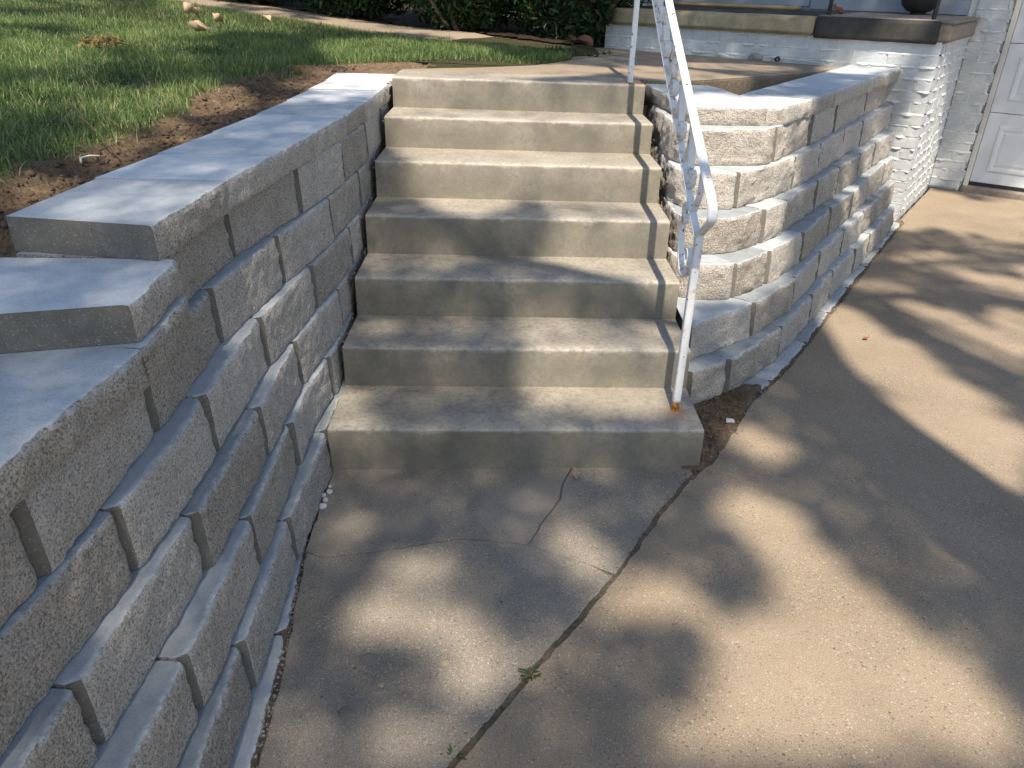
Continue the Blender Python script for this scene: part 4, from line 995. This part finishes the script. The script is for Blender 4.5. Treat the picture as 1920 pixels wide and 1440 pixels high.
# stains left by dried puddles / gum on the walk slab, real thin discs
def blotch(label, x, y, rad, m, seed):
    n = 18; v = [(rad*(1+.18*fn(math.cos(2*math.pi*k/n)+seed, math.sin(2*math.pi*k/n), seed, 1.2))*math.cos(2*math.pi*k/n), rad*.8*(1+.18*fn(math.cos(2*math.pi*k/n)+seed, math.sin(2*math.pi*k/n), seed, 1.2))*math.sin(2*math.pi*k/n), z) for z in (0, .0022) for k in range(n)]
    v += [(p[0]*.8, p[1]*.8, .0030) for p in v[n:2*n]]
    f = [(k, (k+1) % n, n+(k+1) % n, n+k) for k in range(n)]+[(n+k, n+(k+1) % n, 2*n+(k+1) % n, 2*n+k) for k in range(n)]+[tuple(range(2*n, 3*n))]
    o = mesh('gum_spot', v, f, m, None, True); o.location = (x, y, .0015); tag(o, label, 'gum spot', 'flat spots on the walk slab')
M['gum'] = m_paint('flattened_gum', (.17, .15, .125), (.23, .20, .165), .8, 60, .001)
blotch('round dark flattened spot on the walk slab, near the bottom of the slab', .227, -.938, .019, M['gum'], 1)
blotch('large faint dark flattened spot on the walk slab farther from the camera', .252, -.79, .022, M['gum'], 2)
blotch('small pale brown flattened spot right of the larger ones on the walk slab', .43, -.795, .011, M['lime'], 3)
blotch('tiny brown flattened spot between the larger ones on the walk slab', .29, -.862, .008, M['lime'], 4)
# bits by the porch foot
o = mesh('drain_pipe', *(lambda: ([(.016*math.cos(a), y, .016*math.sin(a)) for y in (0, .03, .05) for a in np.linspace(0, 2*math.pi, 15)[:-1]], [(j*14+k, j*14+(k+1) % 14, (j+1)*14+(k+1) % 14, (j+1)*14+k) for j in range(2) for k in range(14)] + [tuple(range(28, 42))]))(), M['iron'])
o.location = H(-1.02, -.035, .978); o.rotation_euler = (0, 0, -HA); tag(o, 'small black pipe end low on the white brick porch face', 'pipe')
bm = bmesh.new(); tube(bm, [H(-1.0, -.012, .985), H(-.72, -.012, .972)], [.004, .004], 6); o = bm_obj('white_rod', bm, M['trim']); tag(o, 'thin white rod lying along the foot of the porch brick', 'rod')
PM2 = pebble_mesh(9, M['pebble']); o = bpy.data.objects.new('mortar_lump', PM2); COL.objects.link(o); o.location = H(-1.42, -.03, .975); o.scale = (.05, .02, .028); o.rotation_euler = (0, .2, -HA); tag(o, 'white mortar lump on the landing against the porch brick', 'mortar lump')
PM3 = pebble_mesh(12, M['gravel']); o = bpy.data.objects.new('stone', PM3); COL.objects.link(o); o.location = H(-1.18, -.012, .975); o.scale = (.055, .02, .05); o.rotation_euler = (0, 0, -HA); tag(o, 'flat grey stone leaning on the porch brick left of the black pipe', 'stone')
for k, (x, y, s, lab) in enumerate(((2.22, 1.13, .016, 'small dark dry leaf on the shaded driveway'), (.80, -.02, .02, 'tan leaf scrap at the foot of the bottom step'), (.28, .90, .0, ''))):
    if s: leaf_thing('leaf_scrap', lab, (x, y, .003), s*1.6, M['rust' if k == 0 else 'tan'], 60+k, .3, .1, 'leaf scrap')

# ------------------------------------------------------------------ tree behind the camera that dapples the light
tr = empty('shade_tree', (3.05, -3.3, 0)); tag(tr, 'tall broadleaf tree beside the driveway whose crown dapples the light', 'tree')
def loc(p): return Vector(p)-Vector(tr.location)
tx, ty = HX/math.tan(EL), 1/math.tan(EL)
bm = bmesh.new()
trunk = [(3.05, -3.3, -.1), (2.85, -3.32, .9), (2.45, -3.3, 2.6), (2.02, -3.26, 4.6), (1.75, -3.34, 6.4), (1.9, -3.7, 8.4), (2.05, -4.1, 11.4)]
tube(bm, [loc(p) for p in chaikin(trunk, 2)], list(np.interp(np.linspace(0, 1, len(chaikin(trunk, 2))), [0, .1, .5, .75, 1], [.34, .27, .22, .15, .05])), 14)
bm_obj('trunk', bm, M['bark'], tr, True)
LIT=[(1,[(2.23,1.52),(2.27,1.22),(2.22,1.14),(2.1,1.16),(2.0,1.18)]),
(1,[(1.86,0.91),(2.08,1.04),(2.34,1.12),(2.38,0.87),(2.41,0.67),(2.47,0.51),(2.34,0.48),(2.32,0.41),(2.42,0.4),(2.48,0.32),(2.22,-0.11),(2.19,-0.11),(1.87,-0.03),(1.8,0.12),(1.81,0.3),(1.8,0.44),(1.89,0.59),(2.0,0.59),(2.07,0.47),(2.15,0.42),(2.14,0.56),(2.08,0.71),(2.01,0.81),(1.88,0.83)]),
(0.8,[(1.36,0.24),(1.45,0.3),(1.51,0.16),(1.47,0.08),(1.4,0.17)]),
(0.9,[(2.54,1.48),(2.67,1.57),(2.77,1.38),(2.84,1.15),(3.0,1.2),(2.74,0.76),(2.72,0.95),(2.72,1.02),(2.65,1.21),(2.56,1.34)]),
(0.8,[(3.01,1.45),(3.17,1.48),(3.04,1.26),(2.96,1.31)]),
(0.6,[(2.45,1.82),(2.61,1.86),(2.68,1.8),(2.61,1.66),(2.48,1.72)]),
(0.6,[(2.98,2.34),(3.26,2.46),(3.4,2.37),(3.15,2.19),(2.96,2.18)]),
(0.9,[(3.19,2.08),(3.31,2.01),(3.45,1.95),(3.31,1.72),(3.21,1.83),(3.16,1.96)]),
(1,[(3.3,3.18),(3.88,3.98),(4.08,4.04),(4.06,3.86),(4.15,3.67),(4.53,3.77),(4.3,3.37),(4.15,3.42),(3.99,3.53),(3.89,3.64),(3.75,3.45),(4.03,3.21),(3.94,3.04),(3.66,2.96),(3.46,3.11),(3.22,2.98)]),
(1,[(1.25,-0.04),(1.43,-0.15),(1.47,-0.34),(1.51,-0.49),(1.59,-0.65),(1.66,-0.76),(1.7,-0.88),(1.73,-0.94),(1.66,-1.05),(1.52,-1.05),(1.48,-1.01),(1.43,-0.99),(1.38,-0.99),(1.36,-1.05),(0.9,-1.06),(0.97,-0.93),(1.04,-0.84),(1.05,-0.69),(1.14,-0.64),(1.27,-0.61),(1.29,-0.49),(1.27,-0.34),(1.23,-0.27)]),
(1,[(0.78,-0.59),(0.83,-0.54),(0.95,-0.5),(1.06,-0.53),(1.11,-0.62),(1.05,-0.67),(0.95,-0.67),(0.81,-0.67)]),
(0.9,[(0.22,-0.45),(0.3,-0.39),(0.37,-0.43),(0.43,-0.47),(0.37,-0.52),(0.3,-0.54),(0.24,-0.52)]),
(1,[(0.14,-0.58),(0.24,-0.58),(0.36,-0.61),(0.48,-0.66),(0.53,-0.74),(0.58,-0.79),(0.57,-0.87),(0.52,-0.92),(0.46,-0.97),(0.42,-0.89),(0.42,-0.81),(0.33,-0.75),(0.28,-0.74),(0.21,-0.75),(0.18,-0.68)]),
(0.9,[(0.26,-0.98),(0.33,-0.96),(0.4,-0.97),(0.47,-1.0),(0.46,-1.07),(0.27,-1.07),(0.27,-1.03)]),
(0.8,[(0.1,-1.03),(0.16,-1.01),(0.2,-1.07),(0.1,-1.07)]),
(0.9,[(0.66,-0.36),(0.75,-0.25),(0.78,-0.32),(0.87,-0.38),(0.86,-0.47),(0.78,-0.56),(0.73,-0.5),(0.71,-0.42)]),
(0.4,[(-0.02,0.04),(0.07,0.05),(0.1,-0.08),(0.02,-0.08)]),
(0.5,[(0.03,-0.25),(0.11,-0.26),(0.16,-0.31),(0.09,-0.33)]),
(0.3,[(0.62,-0.17),(0.7,-0.11),(0.72,-0.2),(0.65,-0.27)]),
(0.75,[(0.02,2.45),(0.7,2.48),(0.68,2.39),(0.01,2.37)]),
(0.5,[(0.84,2.48),(1.22,2.5),(1.22,2.42),(0.85,2.4)]),
(0.85,[(-0.01,2.41),(1.21,2.38),(1.22,2.09),(0.01,2.12)]),
(0.5,[(0.01,2.06),(0.2,2.07),(0.18,1.99),(0.01,1.98)]),
(0.8,[(0.38,2.07),(1.23,2.11),(1.23,2.03),(0.38,1.99)]),
(1,[(0.07,2.0),(1.23,1.97),(1.22,1.7),(0.18,1.68)]),
(1,[(0.18,1.66),(0.6,1.68),(0.59,1.6),(0.17,1.58)]),
(0.75,[(0.71,1.68),(1.22,1.71),(1.23,1.62),(0.72,1.6)]),
(1,[(0.22,1.59),(0.55,1.59),(0.46,1.39),(0.31,1.39)]),
(0.5,[(0.78,1.57),(1.22,1.59),(1.21,1.3),(0.8,1.29)]),
(0.7,[(0.78,1.29),(1.22,1.31),(1.22,1.22),(0.74,1.2)]),
(0.25,[(0.02,1.27),(0.14,1.27),(0.13,1.19),(0.01,1.18)]),
(0.9,[(0.74,1.19),(1.15,1.19),(1.21,0.93),(1.04,0.94),(0.85,1.04),(0.74,1.08)]),
(0.3,[(0.02,1.16),(0.38,1.17),(0.38,1.08),(0.03,1.08)]),
(0.8,[(1.06,0.92),(1.22,0.93),(1.22,0.84),(1.05,0.83)]),
(0.6,[(0.59,0.76),(0.91,0.77),(0.94,0.65),(0.86,0.54),(0.64,0.53),(0.57,0.63)]),
(0.45,[(1.0,0.8),(1.2,0.79),(1.21,0.54),(1.04,0.54)]),
(0.9,[(0.62,0.51),(1.0,0.53),(0.91,0.44),(0.61,0.43)]),
(0.5,[(1.13,0.53),(1.22,0.54),(1.22,0.45),(1.11,0.45)]),
(0.95,[(0.62,0.41),(1.08,0.43),(1.13,0.29),(1.0,0.24),(0.72,0.29),(0.65,0.34)]),
(0.6,[(-0.01,0.36),(0.07,0.35),(0.08,0.12),(0.0,0.12)]),
(0.5,[(0.0,0.1),(0.08,0.1),(0.08,0.02),(0.0,0.01)]),
(0.9,[(-0.01,2.84),(0.41,3.13),(0.84,3.46),(1.26,3.31),(0.86,2.83),(0.43,2.5),(0.02,2.5)]),
(0.8,[(1.33,3.59),(1.55,3.51),(1.89,3.11),(1.52,2.77),(1.24,2.97)]),
(0.7,[(1.78,3.98),(2.48,3.94),(2.09,3.59),(1.72,3.69)]),
(1,[(1.18,1.54),(1.53,1.54),(1.57,1.45),(1.62,1.44),(1.66,1.27),(1.57,1.25),(1.55,1.16),(1.35,1.16),(1.23,1.34)]),
(1,[(1.65,2.2),(1.84,2.27),(1.98,2.25),(1.66,1.91),(1.33,1.86),(1.34,2.23),(1.52,2.37)]),
(0.9,[(2.73,4.06),(3.2,4.1),(2.66,3.51),(2.51,3.63)]),
(0.3,[(1.26,2.7),(1.6,2.72),(1.61,2.59),(1.32,2.54)]),
(0.9,[(1.9,1.86),(2.18,2.23),(2.22,2.19),(1.93,1.82)]),
(0.9,[(2.24,2.15),(2.45,2.49),(2.48,2.44),(2.24,2.12)]),
(0.9,[(3.06,3.1),(3.27,3.39),(3.35,3.38),(3.18,3.14)]),
(0.9,[(2.41,2.14),(2.68,2.51),(2.74,2.46),(2.55,2.21)]),
(0.9,[(2.63,2.78),(2.92,3.17),(3.01,3.21),(2.73,2.85)]),
(0.9,[(2.96,3.11),(3.16,3.39),(3.22,3.37),(3.05,3.14)]),
(0.9,[(2.9,3.17),(3.08,3.39),(3.12,3.37),(3.01,3.23)]),
(0.9,[(3.28,3.65),(3.57,4.0),(3.66,4.05),(3.45,3.77)]),
(0.7,[(1.69,1.76),(1.88,2.04),(1.82,1.9),(1.72,1.75)]),
(0.9,[(2.7,3.18),(2.98,3.6),(2.94,3.49),(2.64,3.07)]),
(1,[(3.33,3.82),(3.7,4.24),(4.02,4.3),(3.51,3.52),(3.33,3.3),(3.08,3.3)]),
(1,[(-0.67,4.03),(-0.34,4.67),(0.38,3.91),(0.74,3.33),(0.41,2.93),(0.01,2.61),(-0.34,3.04)]),
(0.7,[(-1.88,5.8),(-1.59,6.42),(-1.11,5.12),(-1.41,4.74)]),
(0.7,[(-0.99,1.52),(-0.86,1.71),(-0.48,0.99),(-0.62,0.87)]),
(0.9,[(-4.53,7.1),(-4.3,7.26),(-3.37,5.68),(-3.47,5.27)]),
(0.4,[(-3.32,6.56),(-3.56,8.65),(-2.37,6.02),(-2.27,4.51)]),
(0.4,[(-1.58,2.37),(-1.54,2.65),(-1.16,1.82),(-1.4,1.96)]),
(0.5,[(-1.31,2.71),(-1.35,3.37),(-1.0,2.52),(-1.09,2.25)]),
(0.5,[(-0.74,0.86),(-0.64,0.92),(-0.53,0.63),(-0.63,0.62)]),
(0.9,[(-0.8,1.68),(-0.84,2.01),(-0.66,2.09),(-0.58,1.78),(-0.66,1.47)]),
(0.7,[(-0.7,0.44),(-0.66,0.5),(-0.5,0.3),(-0.53,0.18)]),
(0.5,[(-0.52,2.73),(-0.41,3.01),(-0.39,2.64),(-0.49,2.41)]),
(0.95,[(-0.33,2.79),(-0.04,2.81),(-0.05,2.27),(-0.34,2.22)]),
(0.5,[(-0.4,1.92),(-0.18,2.17),(-0.17,1.9),(-0.32,1.78)]),
(0.45,[(-0.45,0.11),(-0.43,0.25),(-0.28,0.36),(-0.24,0.39),(-0.14,0.38),(-0.16,0.06)]),
(0.4,[(-0.3,0.55),(-0.12,0.62),(-0.12,0.44),(-0.14,0.38)]),
(0.7,[(-0.1,0.43),(-0.1,0.56),(-0.08,0.37),(-0.09,0.2)]),
(0.7,[(-0.08,0.33),(-0.07,0.69),(-0.05,0.48),(-0.06,0.12)]),
(0.6,[(-0.05,0.27),(-0.05,0.69),(-0.04,0.41),(-0.04,0.13)]),
(0.7,[(-0.14,0.44),(-0.14,0.59),(-0.13,0.42),(-0.13,0.33)]),
(1,[(1.24,1.02),(1.5,1.0),(1.68,1.25),(1.7,1.7),(1.74,2.2),(1.3,2.25),(1.24,1.6)]),
(0.8,[(-3.2,2.6),(-1.5,3.0),(-1.2,3.5),(-2.6,3.4)]),
(0.7,[(-1.3,1.2),(-0.9,1.3),(-0.85,1.9),(-1.3,1.8)])]
gx0_, gx1_, gy0_, gy1_, gc = -7.0, 7.0, -3.0, 11.0, .04
GX = np.arange(gx0_, gx1_, gc); GY = np.arange(gy0_, gy1_, gc); XX, YY = np.meshgrid(GX, GY, indexing='ij'); lit = np.zeros(XX.shape)
def pin(P):
    c = np.zeros(XX.shape, bool); j = len(P)-1
    for i in range(len(P)):
        xi, yi = P[i]; xj, yj = P[j]
        if yi != yj: c ^= ((yi > YY) != (yj > YY)) & (XX < (xj-xi)*(YY-yi)/(yj-yi)+xi)
        j = i
    return c
for v_, P in LIT: lit = np.maximum(lit, pin(P)*v_)
house_shade = ((XX > 3.7) & (YY > 4.15)) | ((XX > .9) & (YY > 4.1))
far = (XX < -1.4) | (XX > 3.6) | (YY > 4.6) | (YY < -1.3)       # outside the mapped area: ordinary patchy gaps
pn = np.array([[noise.fractal(Vector((x*.9, y*1.3, 3)), 1, 2, 3) for y in GY[::5]] for x in GX[::5]]); pn = np.repeat(np.repeat(pn, 5, 0), 5, 1)[:XX.shape[0], :XX.shape[1]]
lit = np.where(far & ~house_shade & (lit == 0), np.clip((pn+.12)*4, 0, .95), lit)
rl = random.Random(21); nl = 0; tries = 0
def lit_along(a, q):
    tot = 0
    for k in range(14):
        p = a.lerp(q, (k+1)/14); X = p.x+p.z*tx; Y_ = p.y+p.z*ty
        i_ = int((X-gx0_)/gc); j_ = int((Y_-gy0_)/gc)
        if 0 <= i_ < lit.shape[0] and 0 <= j_ < lit.shape[1]: tot += lit[i_, j_] > .5
    return tot
while nl < 15 and tries < 4000:
    tries += 1; t = rl.uniform(.60, 1.0); i = t*(len(trunk)-1); i0 = int(min(i, 5)); a = Vector(trunk[i0]).lerp(Vector(trunk[i0+1]), i-i0)
    an = rl.uniform(0, 6.28); Ln = rl.uniform(2.0, 5.0); d_ = Vector((math.cos(an)*1.1, math.sin(an)*.9-.2, rl.uniform(.2, .7))).normalized(); q = a + d_*Ln
    if lit_along(a, q) > 0: continue
    nl += 1; bm = bmesh.new(); tube(bm, [loc(a), loc(a.lerp(q, .5)+Vector((0, 0, .2))), loc(q)], [.055, .038, .012], 7); bm_obj('limb', bm, M['bark'], tr, True)
def dil(a): 
    b = a.copy()
    for dx, dy in ((1, 0), (-1, 0), (0, 1), (0, -1)): b = np.maximum(b, np.roll(np.roll(a, dx, 0), dy, 1))
    return b
lit = np.where(YY < .05, lit, np.where(YY < 1.0, dil(lit), dil(dil(lit))))
r = np.random.default_rng(99); N = 420000
SX = r.uniform(-6.5, 6.8, N); SYs = r.uniform(-2.9, 9.5, N); SZs = 8.2 + 3.2*r.random(N)     # where each leaf's shadow falls, and its height
C = np.stack([SX - SZs*tx, SYs - SZs*ty, SZs], 1)
ix = ((SX-gx0_)/gc).astype(int).clip(0, lit.shape[0]-1); iy = ((SYs-gy0_)/gc).astype(int).clip(0, lit.shape[1]-1)
lv = lit[ix, iy]; rad = ((SX-.4)/6.3)**2 + ((SYs-3.2)/6.1)**2
keep_p = np.clip(1-lv, 0, 1)**1.6; keep_p[(rad > 1)] = 0
K = r.random(N) < keep_p*.95
C = C[K]; V, F = leaf_quads(r, C - np.array(tr.location), .078, .66)
print('leaves', len(C))
quads_np('crown', V, F, M['leaf'], tr, np.repeat(r.uniform(0, 1, len(C)), 4))
